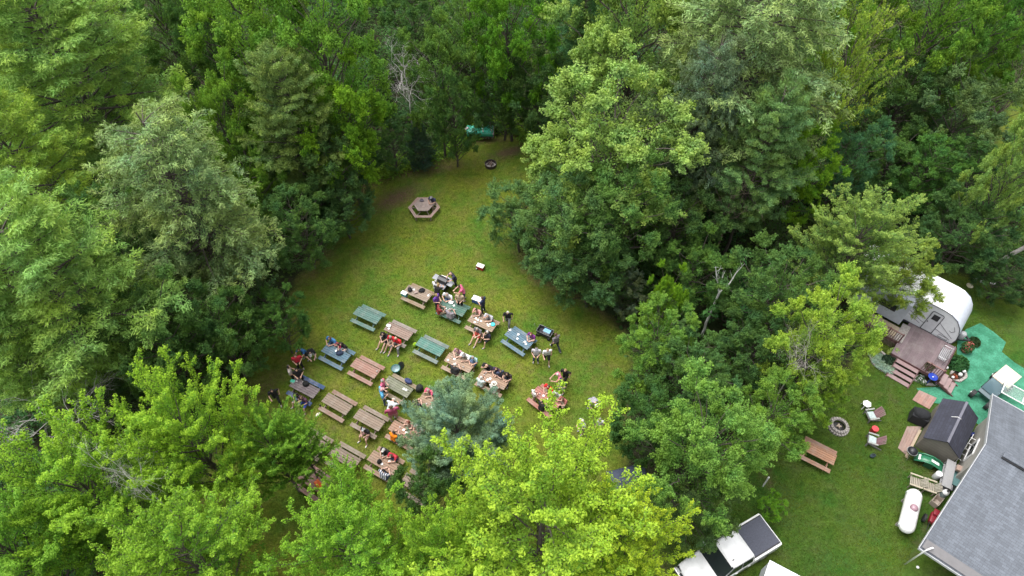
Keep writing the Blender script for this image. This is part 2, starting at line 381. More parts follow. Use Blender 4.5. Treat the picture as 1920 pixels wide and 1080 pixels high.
def billow(seed, nl=38, H=15.0, Rr=5.0, cb=0.2, lr=1.35, shoots=19, size=0.135, dens=2.3, rad=0.46, young=0.6, asp=.72, sq=0.75, jag=0.16, updir=0.35):
    """rounded broadleaf crown made of leafy lobes, each lobe a burst of twigs at the end of a limb"""
    T = Tree(seed); r = T.r; T.branch((0, 0, -.2), (r.normal(0, .3), r.normal(0, .3), H*.72), .22, .06, 0, 7, 7, .02)
    cz, rz = H*(cb+(1-cb)*.46), H*(1-cb)*.5
    for i in range(nl):
        az = i*2.399963+r.normal(0, .3); cp = 1-1.62*(i+.5)/nl; sp = math.sqrt(max(0, 1-cp*cp))**sq; k = 1+r.normal(0, jag); k = min(max(k, .62), 1.28); L = lr*(.7+.65*r.random())
        q = Rr*k-L*.55; e = np.array([math.cos(az)*sp*q, math.sin(az)*sp*q, cz+cp*(rz*k-L*.5)])
        b0 = np.array([0, 0, min(H*.7, max(H*cb*.6, e[2]-.55*math.hypot(e[0], e[1])-1.2))]); T.branch(b0, e, .03+.012*math.hypot(e[0], e[1]), .02, .05, 5, 5, .05)
        o = nrm((e-np.array([0, 0, cz-1.0]))[None])[0]
        for j in range(shoots):
            d = nrm(r.normal(size=(1, 3)))[0]; d = d+o*.75+np.array([0, 0, updir]); d /= np.linalg.norm(d); l2 = L*(.65+.5*r.random())
            T.spray(T.branch(e, e+d*l2*np.array([1, 1, .85]), .014, .005, 0, 3, 3, .08), .25, rad*(.75+.5*r.random()), dens, young, .75)
    for i in range(int(nl*1.6)):
        az = r.random()*6.283; q = r.random()**.5*Rr*.72; tz = r.random(); p = np.array([math.cos(az)*q*(1-.35*tz), math.sin(az)*q*(1-.35*tz), H*(cb+(1-cb)*(.1+.72*tz))]); T.spray([p, p+[0, 0, .6]], 0, rad*2.1, dens*.7, 0, .8)
    return T.w.mesh('trunk', M['bark']), T.foliage('crown', size, asp, M['leaf'], fold=.35, up=.65, out=1.0)
def pine(seed, H=18.0, Rr=4.6, cb=0.25, dz=0.72, nb=5, subs=6, up=0.12, size=0.3, asp=0.2, rad=0.3, dens=1.1, young=0.5, droop=0.0, conic=0.8, flat=0.6, tuft=True, along=0.55, lit=0.0):
    T = Tree(seed); r = T.r
    T.branch((0, 0, -0.2), (r.normal(0, .15), r.normal(0, .15), H), 0.22, 0.03, 0, 7, 8, 0.01)
    z = H*cb; k = 0
    while z < H*0.985:
        s_ = (z/H-cb)/(1-cb); env = Rr*min(1, (0.45+2.2*s_))*((1-s_)**conic)*1.15+0.25
        for j in range(nb if s_ < .9 else 3):
            az = k*1.1+j*6.283/nb+r.normal(0, .2); L = env*(0.62+0.55*r.random())
            d = np.array([math.cos(az), math.sin(az), 0]); e = d*L+np.array([0, 0, z+up*L*(0.6+.8*r.random())+s_*0.5*L-droop*L])
            pts = T.branch((0, 0, z), e, 0.02+0.011*L, 0.01, -0.05+droop*0.35, 4, 4, 0.03)
            T.spray(pts, 0.55, rad*.9, dens, young, flat)
            P = np.array(pts); lat = np.array([-d[1], d[0], 0])
            for q in range(subs):
                t = 0.25+0.72*(q+r.random()*.7)/subs; x = P[min(int(t*4), 3)]*(1-(t*4) % 1)+P[min(int(t*4)+1, 4)]*((t*4) % 1)
                sd = 1 if q % 2 else -1; l2 = L*(0.46-0.3*t)*(0.7+.6*r.random())+.12
                dd = d*0.75+lat*sd*(0.75+.2*r.random())+np.array([0, 0, up*1.6-droop*1.6+r.normal(0, .12)]); dd /= np.linalg.norm(dd)
                T.spray(T.branch(x, x+dd*l2, 0.014, 0.006, 0, 3, 2, 0.05), 0.2, rad*(.75+.4*r.random()), dens, young, flat)
        z += dz*(0.75+.5*r.random()); k += 1
    return T.w.mesh('trunk', M['bark']), T.foliage('crown', size, asp, M['needle'], up=0.45, out=0.8, jit=0.7, along=along, fold=0.15, taper=.35)
def bush(seed, n=26, H=4.0, Rr=2.2, size=0.17, dens=1.0, rad=0.42, young=.4):
    T = Tree(seed); r = T.r
    for i in range(n):
        az = i*2.4+r.normal(0, .3); ph = math.acos(1-0.95*(i+.5)/n); rr = 1+r.normal(0, .2)
        e = np.array([math.cos(az)*math.sin(ph)*Rr*rr, math.sin(az)*math.sin(ph)*Rr*rr, H*(0.15+.85*math.cos(ph)*rr)])
        pts = T.branch((e[0]*.1, e[1]*.1, 0), e, 0.035, 0.008, 0.1, 4, 4, 0.06); T.spray(pts, 0.35, rad, dens, young, .8)
        P = np.array(pts)
        for j in range(4):
            x = P[2+j % 3]; dd = nrm(r.normal(size=(1, 3)))[0]; dd[2] = abs(dd[2])*.5+.1; dd += nrm((e*[1, 1, .2])[None])[0]*.6
            T.spray(T.branch(x, x+dd*Rr*.3, .012, .005, 0, 3, 2), 0.1, rad*.8, dens, young, .8)
    return T.w.mesh('stems', M['bark']), T.foliage('foliage', size, .75, M['leaf'])
def bare(seed, H=9.0, spread=0.5, depth_=4, r0=0.11, fork=0.45, lean=(0, 0), crown=0.45):
    """leafless dead tree, drawn by forking"""
    T = Tree(seed); r = T.r
    def grow(p, d, L, rad, n):
        q = p+d*L; T.branch(p, q, rad, rad*.6, 0.03*r.normal(), 5 if n > 2 else 4, 4 if n > 2 else 3, 0.05)
        if n == 0: return
        for i in range(3 if n > 1 else 2):
            dd = d+r.normal(0, spread, 3); dd[2] = dd[2]*.8+.1; dd /= np.linalg.norm(dd)
            t = 0.35+.65*r.random() if i else 1.0
            grow(p+(q-p)*t, dd, L*(0.62+.25*r.random()), rad*.55, n-1)
    d = np.array([lean[0], lean[1], 1.0]); d /= np.linalg.norm(d)
    T.branch((0, 0, -.2), d*H*crown, r0, r0*.75, 0, 6, 4, 0.03); grow(d*H*crown, d, H*(1-crown)*.4, r0*.75, depth_)
    return T.w.mesh('trunk', M['bark'])
random.seed(3)
PROTO = {
 'maple': [broadleaf(11, 64, 7, size=.1, rad=.4, dens=2.1, rise=.55, young=1.0, lump=.16, inner=.2), broadleaf(12, 54, 8, size=.1, rad=.42, dens=2.1, rise=.8, young=1.0, lump=.2, inner=.2), broadleaf(13, 70, 6, size=.1, rad=.38, dens=2.1, rise=.45, young=1.0, lump=.18, inner=.2)],
 'round': [billow(21), billow(22, 32, lr=1.6, shoots=22, cb=.15, jag=.2), billow(23, 50, lr=1.15, shoots=15, cb=.1, jag=.13)],
 'ash': [billow(24, 46, lr=1.3, shoots=19, sq=.85, jag=.18, updir=.6), billow(25, 42, lr=1.4, shoots=20, jag=.2, updir=.6, cb=.25)],
 'loose': [broadleaf(31, 36, 7, size=.14, rad=.42, dens=1.6, rise=.6, young=.8, lump=.3, inner=.5, cb=.4)],
 'pine': [pine(41, conic=.55, dz=.7, rad=.46, dens=2.6, size=.2, asp=.24, up=.18), pine(42, dz=.8, nb=6, subs=7, rad=.48, dens=2.6, size=.2, asp=.24, up=.22, Rr=5.2, conic=.45)],
 'larch': [pine(51, dz=.5, nb=6, subs=7, Rr=4.2, size=.17, asp=.26, rad=.3, dens=2.5, droop=.15, up=.1, conic=.42, flat=1.2, young=.5), pine(52, dz=.5, nb=6, subs=7, Rr=4.4, size=.17, asp=.26, rad=.3, dens=2.5, droop=.2, up=.1, conic=.35, flat=1.2, young=.5)],
 'spruce': [pine(61, H=10, Rr=2.4, dz=.4, nb=6, subs=6, size=.13, asp=.3, rad=.22, dens=2., droop=.1, cb=.08, conic=.9)],
 'feather': [broadleaf(71, 70, 8, H=12, Rr=4.5, size=.14, asp=.25, rad=.4, dens=2.7, rise=.6, young=.4, lump=.1, inner=.2, kind='needle')],
}
print('LEAVES', {k: [len(c.polygons) for t, c in v] for k, v in PROTO.items()})
BUSH = [bush(81), bush(82, 22, size=.2), bush(83, 30, size=.14)]
PH = {'maple': (15, 5), 'round': (15, 5), 'ash': (15, 5), 'loose': (15, 5), 'pine': (18, 4.8), 'larch': (18, 4.2), 'spruce': (10, 2.4), 'feather': (12, 4.5)}
rnd = random.Random(5)
def tree(kind, px, py, rp, h, col, young, label, var=0, name='tree', cat='tree', frac=0.6, bark=(1, 1, 1), rz=None, group=None, stretch=1.0):
    """tree whose crown middle stands at the surveyed place; rp = crown half width in photo pixels"""
    p = G(px, py, h*frac); r = rp/ppm(p); H0, R0 = PH[kind]; tr, cr = PROTO[kind][var % len(PROTO[kind])]
    e = empty(name, (p.x, p.y, 0), rnd.random()*6.283 if rz is None else rz, label, cat, group); e.scale = (r/R0, r/R0*stretch, h/H0)
    k = 1+.5*max(0, 1-col[1]/.27)*(col[1] > .09); link('trunk', tr, e, color=tuple(.55*c for c in bark)); link('crown', cr, e, color=tuple(c*k for c in col)+(young,)); return e
# crown colours
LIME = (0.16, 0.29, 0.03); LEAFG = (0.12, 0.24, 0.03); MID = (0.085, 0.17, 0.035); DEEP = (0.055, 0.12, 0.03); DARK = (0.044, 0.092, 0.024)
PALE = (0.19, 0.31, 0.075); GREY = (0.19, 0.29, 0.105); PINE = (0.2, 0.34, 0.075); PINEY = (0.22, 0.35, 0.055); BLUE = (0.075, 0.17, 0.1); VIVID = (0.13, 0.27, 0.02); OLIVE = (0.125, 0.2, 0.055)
TREES = [
 # kind, px, py, half width px, height, colour, young tips, variant, name, label
 ('pine', 130, 130, 165, 19, PINE, .4, 1, 'pine_tree', 'tall soft light green pine filling the top left corner of the photo'),
 ('pine', 20, 30, 110, 18, PINEY, .4, 0, 'pine_tree', 'yellowish pine cut by the photo corner at far top left'),
 ('larch', 350, 385, 142, 17, GREY, .5, 0, 'larch_tree', 'large grey green feathery larch left of the clearing'),
 ('round', 430, 250, 60, 14, LEAFG, .5, 1, 'broadleaf_tree', 'bright green leafy tree just behind the right shoulder of the grey larch'),
 ('pine', 40, 320, 130, 17, PINEY, .4, 0, 'pine_tree', 'yellow green pine on the left edge, above the wide pine with long arms'),
 ('pine', 110, 560, 170, 17, PINE, .3, 1, 'pine_tree', 'wide pine with long plumed arms on the left edge, halfway down'),
 ('pine', 10, 650, 100, 15, PINE, .2, 0, 'pine_tree', 'pine on the left edge just above the bare grey branches'),
 ('round', 235, 470, 85, 12, DEEP, .2, 0, 'broadleaf_tree', 'dark green tree in the hollow between the left pines and the grey larch'),
 ('round', 300, 640, 95, 11, DEEP, .5, 1, 'broadleaf_tree', 'dark broadleaf tree below the grey larch, behind the lime maples'),
 ('round', 410, 620, 75, 9, (0.06,0.13,0.03), .3, 2, 'broadleaf_tree', 'deep green tree at the foot of the grey larch by the clearing'),
 ('round', 520, 600, 50, 6.5, (0.05,0.12,0.025), .5, 1, 'broadleaf_tree', 'low rounded tree on the left edge of the lawn'),
 ('round', 480, 80, 110, 19, LEAFG, .5, 0, 'broadleaf_tree', 'tall leafy green tree at the top, left of the bright spreading one'),
 ('round', 610, 110, 110, 19, (0.1,0.22,0.03), .5, 2, 'broadleaf_tree', 'tall spreading green tree at the top beside the dead tree'),
 ('round', 640, 240, 75, 13, VIVID, .5, 1, 'broadleaf_tree', 'vivid bright green tree leaning over the lawn left of the dead tree'),
 ('pine', 555, 235, 85, 15, OLIVE, .6, 1, 'pine_tree', 'olive brown tufted pine between the grey larch and the vivid green tree'),
 ('round', 300, 30, 80, 15, MID, .4, 1, 'broadleaf_tree', 'mid green tree at the top right of the corner pine'),
 ('round', 390, 60, 60, 16, DEEP, .4, 0, 'broadleaf_tree', 'dark tree at the top between two lighter broadleaf crowns'),
 ('round', 470, 350, 60, 9, LEAFG, .4, 0, 'broadleaf_tree', 'green tree against the right flank of the grey larch'),
 ('round', 560, 420, 70, 8, DEEP, .3, 2, 'broadleaf_tree', 'dark broad bush tree beside the lawn, left of the hexagonal table'),
 ('round', 640, 385, 50, 6, (0.05,0.11,0.035), .5, 1, 'broadleaf_tree', 'low tree nearest the hexagonal table on its left'),
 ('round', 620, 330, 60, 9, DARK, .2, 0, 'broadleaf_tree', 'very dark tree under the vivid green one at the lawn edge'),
 ('spruce', 785, 262, 34, 5, (0.04,0.09,0.045), .2, 0, 'spruce_tree', 'small blue green spruce at the foot of the dead tree'),
 ('round', 735, 262, 42, 6, (.05,.11,.03), .3, 2, 'broadleaf_tree', 'dark small bushy tree left of the dead tree foot'),
 ('round', 775, 30, 60, 11, DEEP, .3, 0, 'broadleaf_tree', 'dark tree behind the top of the dead tree'),
 ('round', 820, 150, 60, 13, MID, .3, 1, 'broadleaf_tree', 'mid green tree to the right of the dead tree'),
 ('round', 850, 215, 45, 9, DEEP, .3, 2, 'broadleaf_tree', 'small dark tree between the dead tree and the tarpaulin'),
 ('loose', 885, 50, 65, 16, MID, .5, 0, 'broadleaf_tree', 'open crowned tree at the top middle with its trunk showing'),
 ('round', 960, 80, 75, 16, (0.09,0.22,0.02), .4, 1, 'broadleaf_tree', 'bright green tree at the top middle, above the tarpaulin'),
 ('spruce', 908, 195, 25, 4.5, (0.07,0.16,0.05), .3, 0, 'spruce_tree', 'tiny young tree just behind the green tarpaulin'),
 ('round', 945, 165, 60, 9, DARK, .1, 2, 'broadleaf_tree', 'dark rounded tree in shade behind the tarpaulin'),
 ('pine', 1095, 55, 65, 15, (0.08,0.18,0.07), .2, 0, 'pine_tree', 'slim green pine at the top behind the pale maples'),
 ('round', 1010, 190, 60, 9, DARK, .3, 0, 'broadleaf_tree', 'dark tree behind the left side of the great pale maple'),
 ('ash', 1145, 290, 150, 15, PALE, .5, 0, 'maple_tree', 'great pale green maple right of the far end of the lawn'),
 ('ash', 1190, 50, 125, 20, PALE, .6, 1, 'maple_tree', 'pale maple at the top edge behind the great pale maple'),
 ('larch', 1390, 140, 165, 20, GREY, .6, 1, 'larch_tree', 'huge grey green larch at the top, right of the pale maples'),
 ('larch', 1310, 240, 80, 17, (0.11,0.17,0.09), .3, 0, 'larch_tree', 'darker larch between the great pale maple and the huge larch'),
 ('round', 1070, 420, 95, 11, (0.075,0.15,0.045), .5, 2, 'broadleaf_tree', 'broad green tree overhanging the lawn right of the smoky fire ring'),
 ('round', 975, 400, 60, 7, (0.08,0.16,0.05), .4, 1, 'broadleaf_tree', 'low bushy tree at the right lawn edge across from the hexagonal table'),
 ('round', 1165, 410, 85, 12, (0.07,0.15,0.035), .5, 0, 'broadleaf_tree', 'mid green tree on the lower right flank of the great pale maple'),
 ('round', 1110, 505, 75, 7, (0.05,0.11,0.035), .3, 1, 'broadleaf_tree', 'dark green tree at the lawn edge above the wagon'),
 ('pine', 1420, 310, 80, 15, (0.12,0.22,0.07), .3, 1, 'pine_tree', 'soft pale pine with a bare lower trunk in the middle of the right woods'),
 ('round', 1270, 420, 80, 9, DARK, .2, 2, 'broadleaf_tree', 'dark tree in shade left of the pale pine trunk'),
 ('loose', 1565, 175, 80, 17, (0.17,0.27,0.04), .7, 0, 'broadleaf_tree', 'yellow green open tree showing grey stems, right of the huge larch'),
 ('round', 1500, 330, 60, 10, VIVID, .5, 0, 'broadleaf_tree', 'bright leafy tree to the right of the pale pine'),
 ('round', 1600, 30, 65, 18, VIVID, .4, 1, 'broadleaf_tree', 'bright green tree at the top edge above the yellow green open tree'),
 ('round', 1490, 20, 60, 16, OLIVE, .4, 0, 'broadleaf_tree', 'olive crown at the top edge on the right side of the huge larch'),
 ('round', 1740, 70, 85, 17, LEAFG, .4, 0, 'broadleaf_tree', 'leafy green tree at the top right above the slanting bare trunk'),
 ('round', 1840, 60, 80, 17, (0.085,0.2,0.03), .4, 2, 'broadleaf_tree', 'green tree near the top right corner'),
 ('round', 1910, 20, 50, 14, DARK, .2, 1, 'broadleaf_tree', 'dark tree in the very top right corner'),
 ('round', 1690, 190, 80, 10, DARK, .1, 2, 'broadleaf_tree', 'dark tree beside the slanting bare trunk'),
 ('round', 1890, 150, 60, 11, LEAFG, .4, 0, 'broadleaf_tree', 'bright tree by the strip of grass on the right edge'),
 ('round', 1800, 220, 75, 11, (0.08,0.14,0.05), .4, 1, 'broadleaf_tree', 'dull green tree tangled with dead twigs on the right'),
 ('round', 1590, 300, 55, 9, (0.06,0.15,0.06), .3, 0, 'broadleaf_tree', 'blue green tree above the red tipped maple'),
 ('round', 1670, 300, 60, 7, (0.06,0.13,0.03), .3, 1, 'broadleaf_tree', 'rounded green tree right of the blue green one'),
 ('round', 1740, 320, 60, 8, (0.06,0.15,0.03), .3, 2, 'broadleaf_tree', 'dense green tree well above the white camper'),
 ('round', 1820, 330, 60, 8, DEEP, .1, 0, 'broadleaf_tree', 'dark green tree left of the pale maple on the right edge'),
 ('round', 1800, 430, 70, 7, (0.045,0.1,0.028), .2, 1, 'broadleaf_tree', 'dark leafy tree behind the camper roof'),
 ('round', 1885, 520, 50, 4, (0.04,0.09,0.025), .2, 2, 'broadleaf_tree', 'dark low tree on the right edge above the mown path'),
 ('ash', 1905, 325, 60, 15, PALE, .5, 2, 'maple_tree', 'pale maple cut by the right edge with a slanting trunk'),
 ('maple', 1600, 470, 110, 11, (0.12,0.21,0.05), .9, 0, 'maple_tree', 'maple with reddish tips beside the camper'),
 ('ash', 1688, 522, 58, 6.5, (0.15,0.23,0.04), .7, 1, 'maple_tree', 'maple hanging over the back of the camper roof'),
 ('ash', 1535, 645, 76, 12, (0.23,0.37,0.055), .6, 1, 'maple_tree', 'bright yellow green tree with bare grey stems left of the deck'),
 ('round', 1440, 795, 70, 8, (0.11,0.22,0.035), .5, 0, 'broadleaf_tree', 'light green drooping tree over the reddish picnic table'),
 ('round', 1535, 742, 46, 6, (0.14,0.26,0.03), .5, 2, 'broadleaf_tree', 'light green boughs reaching the stone fire ring'),
 ('round', 1450, 560, 90, 9, (0.06,0.125,0.03), .3, 0, 'broadleaf_tree', 'dark green tree behind the yellow green tree'),
 ('round', 1300, 510, 60, 8, (0.07,0.15,0.03), .3, 1, 'broadleaf_tree', 'green tree below left of the bleached white snag'),
 ('round', 1420, 650, 72, 7, (0.05,0.11,0.03), .2, 2, 'broadleaf_tree', 'dark tree in the hollow below the white snag'),
 ('round', 1228, 650, 66, 8, (0.12,0.24,0.04), .5, 0, 'broadleaf_tree', 'light green tree at the right edge of the lawn near the walkers'),
 ('round', 1245, 575, 35, 9, VIVID, .6, 1, 'broadleaf_tree', 'small vivid green crown rising above the light green edge tree'),
 ('round', 1170, 540, 40, 5, (0.09,0.13,0.07), .3, 2, 'broadleaf_tree', 'greyish shrub tree on the lawn edge right of the wagon'),
 ('round', 1290, 720, 70, 8, (0.06,0.13,0.035), .3, 0, 'broadleaf_tree', 'green tree between the light edge tree and the great green maple'),
 ('round', 1205, 790, 62, 8, (0.05,0.12,0.03), .3, 1, 'broadleaf_tree', 'dark tree along the right of the lawn above the grey tarpaulin'),
 ('ash', 1310, 850, 105, 12, (0.12,0.25,0.05), .8, 1, 'maple_tree', 'great green maple above the white pickup'),
 ('round', 1300, 938, 74, 7, (0.065,0.12,0.035), .3, 2, 'broadleaf_tree', 'dull green tree hanging over the white pickup'),
 ('feather', 860, 820, 100, 9, (.16,.26,.15), .3, 0, 'blue_green_tree', 'blue green feathery tree in front of the picnic tables'),
 ('maple', 1022, 1000, 212, 14.5, (0.165,0.3,0.03), 1.0, 1, 'maple_tree', 'large yellow lime maple at the bottom middle'),
 ('maple', 1150, 1040, 120, 12, (0.2,0.32,0.025), .9, 2, 'maple_tree', 'lime maple at the bottom edge left of the white pickup'),
 ('maple', 670, 1045, 130, 11.5, (0.115,0.26,0.025), .9, 2, 'maple_tree', 'bright green maple at the bottom, below the last picnic tables'),
 ('maple', 515, 850, 72, 9, (0.105,0.24,0.03), 1.0, 1, 'maple_tree', 'green maple over the orange seated table left of the feathery tree'),
 ('maple', 565, 838, 56, 8, (0.11,0.25,0.03), 1.0, 2, 'maple_tree', 'narrow bright maple over the lower left end of the table rows'),
 ('maple', 655, 930, 50, 7.5, (0.12,0.26,0.03), 1.0, 0, 'maple_tree', 'small bright maple between the pinkish table and the striped shirt table'),
 ('maple', 365, 830, 125, 13, (0.14,0.28,0.025), 1.0, 1, 'maple_tree', 'lime maple with upright plumes at the lower left corner of the lawn'),
 ('maple', 170, 930, 150, 13, (0.125,0.26,0.025), 1.0, 1, 'maple_tree', 'lime maple at the bottom left below the bare branches'),
 ('maple', 380, 1060, 150, 13, (0.12,0.25,0.025), .9, 2, 'maple_tree', 'bright maple on the bottom edge, second from the left corner'),
 ('maple', 40, 1050, 140, 13, (0.11,0.25,0.03), .7, 1, 'maple_tree', 'green maple in the bottom left corner'),
 ('maple', 835, 1065, 110, 12, (0.14,0.28,0.025), .8, 1, 'maple_tree', 'green maple on the bottom edge between the two largest maples'),
 ('round', 800, 930, 60, 8, DEEP, .4, 1, 'broadleaf_tree', 'dark low tree below the blue green feathery tree'),
 ('round', 170, 700, 70, 5, DARK, .2, 0, 'broadleaf_tree', 'dark tree behind the bare grey branches on the left'),
]
for k, px, py, rp, h, col, yg, var, nm, lab in TREES:
    tree(k, px, py, rp, h, col, yg, lab, var, nm, 'tree')

# young trees and shrubs filling the shade between the large trees
random.seed(21); pts = []
TP = [(o.location.x, o.location.y) for o in bpy.data.objects if o.get('category') == 'tree']
def inview(x, y, z):
    d = y*math.cos(PITCH)+(CAM_H-z)*math.sin(PITCH); u = x/d*FPX+960; v = 540-(y*math.sin(PITCH)-(CAM_H-z)*math.cos(PITCH))/d*FPX; return u, v
tries = 0
while len(pts) < 240 and tries < 30000:
    tries += 1; x = random.uniform(-62, 62); y = random.uniform(2, 84); u, v = inview(x, y, 2)
    if not (-60 < u < 1980 and -70 < v < 1120): continue
    if lawn_d(np.array([[x, y]]))[0] > -1.1: continue
    if min([math.hypot(x-a, y-b) for a, b in pts] or [9]) < 2.7 or min(math.hypot(x-a, y-b) for a, b in TP) < 1.0: continue
    if math.hypot(x-G(900, 247).x, y-G(900, 247).y) < 4.0 or math.hypot(x-G(688, 310).x, y-G(688, 310).y) < 1.6: continue
    pts.append((x, y))
for i, (x, y) in enumerate(pts):
    tall = random.random() < .3; d_ = lawn_d(np.array([[x, y]]))[0]
    h = random.uniform(3.2, 6) if tall else random.uniform(1.4, 3.2); r = h*random.uniform(.45, .6) if tall else random.uniform(1.5, 2.3)
    if d_ > -2.5: r = min(r, 1.5); h = min(h, 3)
    st, fo = BUSH[i % 3]; e = empty('shrub', (x, y, 0), random.random()*6.28, 'leafy young tree or tall shrub in the shade of the woods' if tall else 'low leafy shrub in the shade of the woods', 'shrub', 'tall shrubs of the undergrowth' if tall else 'low shrubs of the undergrowth')
    e.scale = (r/2.2, r/2.2, h/4); link('stems', st, e, color=(1, 1, 1)); k = random.uniform(.75, 1.5)
    link('foliage', fo, e, color=(.05*k*random.uniform(.8, 1.4), .11*k, .026*k*random.uniform(.8, 1.5), random.random()*.6))
# ferns, brambles and seedlings: one uncountable carpet of leaves
g = np.random.default_rng(7); n = 150000; c = np.column_stack([g.uniform(-66, 66, n), g.uniform(-2, 90, n)]); dd = lawn_d(c)
patch = np.sin(c[:, 0]*1.3+np.sin(c[:, 1]*.9)*2)+np.sin(c[:, 1]*1.1+c[:, 0]*.4)
c = c[(dd < -.35+.25*patch) & (np.abs(c[:, 0]) < 14+c[:, 1]*.85) & (patch+g.normal(0, .7, n) > -1.1)]; n = len(c)
z = g.random(n)**1.5*.55+.05; nn = nrm(np.column_stack([g.normal(0, .45, n), g.normal(0, .45, n), np.ones(n)])); ax = nrm(g.normal(size=(n, 3))); u = nrm(ax-nn*np.sum(ax*nn, 1, keepdims=True)); v = np.cross(nn, u); s_ = .26*(.5+g.random(n))[:, None]
tag(link('undergrowth', quadmesh('undergrowth', np.column_stack([c, z]), u*s_*.6, v*s_*.4, nn*s_*.1, np.clip(g.normal(.45, .25, n), 0, 1), g.random(n)*.5, M['leaf']), color=(.045, .1, .022, .4)), 'ferns and brambles covering the woodland floor', 'undergrowth', None, 'stuff')
# taller grass and weeds along the back edge of the clearing
n = 9000; t_ = g.random(n); E = np.array([G(a, b_).xy[:] for a, b_ in [(700, 330), (760, 308), (830, 285), (880, 252), (940, 232), (985, 245), (1005, 270)]]); q = t_*(len(E)-1); i_ = q.astype(int); f_ = (q-i_)[:, None]
c = E[i_]*(1-f_)+E[np.minimum(i_+1, len(E)-1)]*f_+g.normal(0, .55, (n, 2)); z = g.random(n)*.4+.03; nn = nrm(np.column_stack([g.normal(0, .5, n), g.normal(0, .5, n), np.ones(n)])); ax = nrm(g.normal(size=(n, 3))); u = nrm(ax-nn*np.sum(ax*nn, 1, keepdims=True)); v = np.cross(nn, u); s_ = .17*(.5+g.random(n))[:, None]
tag(link('weeds', quadmesh('weeds', np.column_stack([c, z]), u*s_*.7, v*s_*.3, nn*s_*.1, g.random(n), g.random(n), M['leaf']), color=(.1, .2, .02, .5)), 'bright weeds along the far edge of the lawn', 'weeds', None, 'stuff')
# dead and bare trees
BARE = [bare(301, 12, .6, 6, .1, lean=(-.08, 0), crown=.5), bare(302, 7, .6, 3, .17, crown=.45), bare(303, 8, .6, 5, .1, crown=.2)]
def bleached():
    T = Tree(77); r = T.r; T.branch((0, 0, 0), (.1, 0, 5.6), .16, .11, 0, 8, 6, .015)
    L1 = T.branch((.1, 0, 5.6), (-1.0, .5, 8.0), .09, .035, .06, 7, 5, .04); L2 = T.branch((.1, 0, 5.6), (1.5, .4, 8.3), .1, .03, -.12, 7, 5, .04); L3 = T.branch((.1, 0, 5.5), (-.1, .3, 7.4), .05, .02, 0, 6, 4, .05)
    for P in (L1, L2, L3):
        for j in (2, 3, 4, 5):
            if j < len(P):
                for s in (-1, 1): d = r.normal(0, .35, 3)+[s*.3, .2, .5]; T.branch(P[j], np.array(P[j])+d*(.9 if j < 4 else .6), .02, .008, .05, 4, 3, .06)
    return T.w.mesh('trunk', M['bleached'])
M['bleached'] = plain('bleached_wood', (.6, .58, .55), .8, .35, 7, objcol=True)
BARE += [bleached()]
t_ = bare(304, 11, .8, 6, .1, crown=.45); t_.materials[0] = M['bleached']; BARE += [t_]
t_ = bare(305, 9, .75, 6, .1, crown=.3); t_.materials[0] = M['bleached']; BARE += [t_]
def dead(i, px, py, h, label, z=0, rz=0, w=1.0, tilt=(0, 0), col=(2.2, 2.1, 2.0)):
    col = tuple(c*.8 for c in col)
    p = G(px, py, z); e = empty('dead_tree', (p.x, p.y, 0), rz, label, 'tree'); H0 = (12, 7, 8, 8.3, 11, 9)[i]; e.scale = (h/H0*w, h/H0*w, h/H0); e.rotation_euler = (tilt[0], tilt[1], rz); link('trunk', BARE[i], e, color=col)
dead(4, 778, 292, 11.5, 'tall leafless grey tree with a tangled top at the back left of the lawn', rz=2.0, tilt=(0, R(-7)), w=.8, col=(.72, .67, .66))
dead(3, 1344, 556, 7.4, 'bleached white forked snag in the middle of the right woods', z=4.6, rz=0, w=.7, col=(.95, .93, .9))
dead(5, 90, 755, 9.5, 'spread of bare grey branches on the left edge above the lime maples', z=8, rz=1, w=1.0, col=(.6, .56, .54))
dead(4, 200, 850, 14, 'pale bare limb poking out of the lower left maples', z=13, rz=3, w=.35, col=(.7, .66, .62))
dead(4, 1505, 665, 10.5, 'grey bare stems inside the yellow green tree left of the deck', z=8, rz=2, w=.5, col=(.5, .46, .42))
dead(2, 1345, 470, 9, 'bare lower branches under the pale pine in the right woods', z=1, rz=4, tilt=(0, R(10)), w=.8, col=(1.4, 1.3, 1.2))
dead(0, 1650, 175, 11, 'slanting bare grey trunk in the dark hollow at upper right', rz=4, tilt=(R(-8), R(24)), w=.7, col=(1.6, 1.5, 1.4))
dead(2, 1800, 290, 10, 'dead twiggy tree among dull green crowns at upper right', z=0, rz=5, tilt=(0, R(8)), w=.9, col=(1.6, 1.5, 1.45))
dead(2, 1560, 290, 13, 'bundle of thin grey stems under the yellow green open tree at upper right', z=0, rz=2.5, tilt=(0, R(8)), w=.6, col=(2, 1.9, 1.8))
dead(3, 1868, 480, 8, 'slanting grey trunk below the pale maple at the right edge', z=1.5, rz=0, tilt=(0, R(32)), w=1.1, col=(.4, .37, .35))
tree('round', 1448, 948, 22, 2.6, (0.12,0.28,0.025), .5, 'tiny bright green sapling beside the tail of the white pickup', 1, 'sapling')


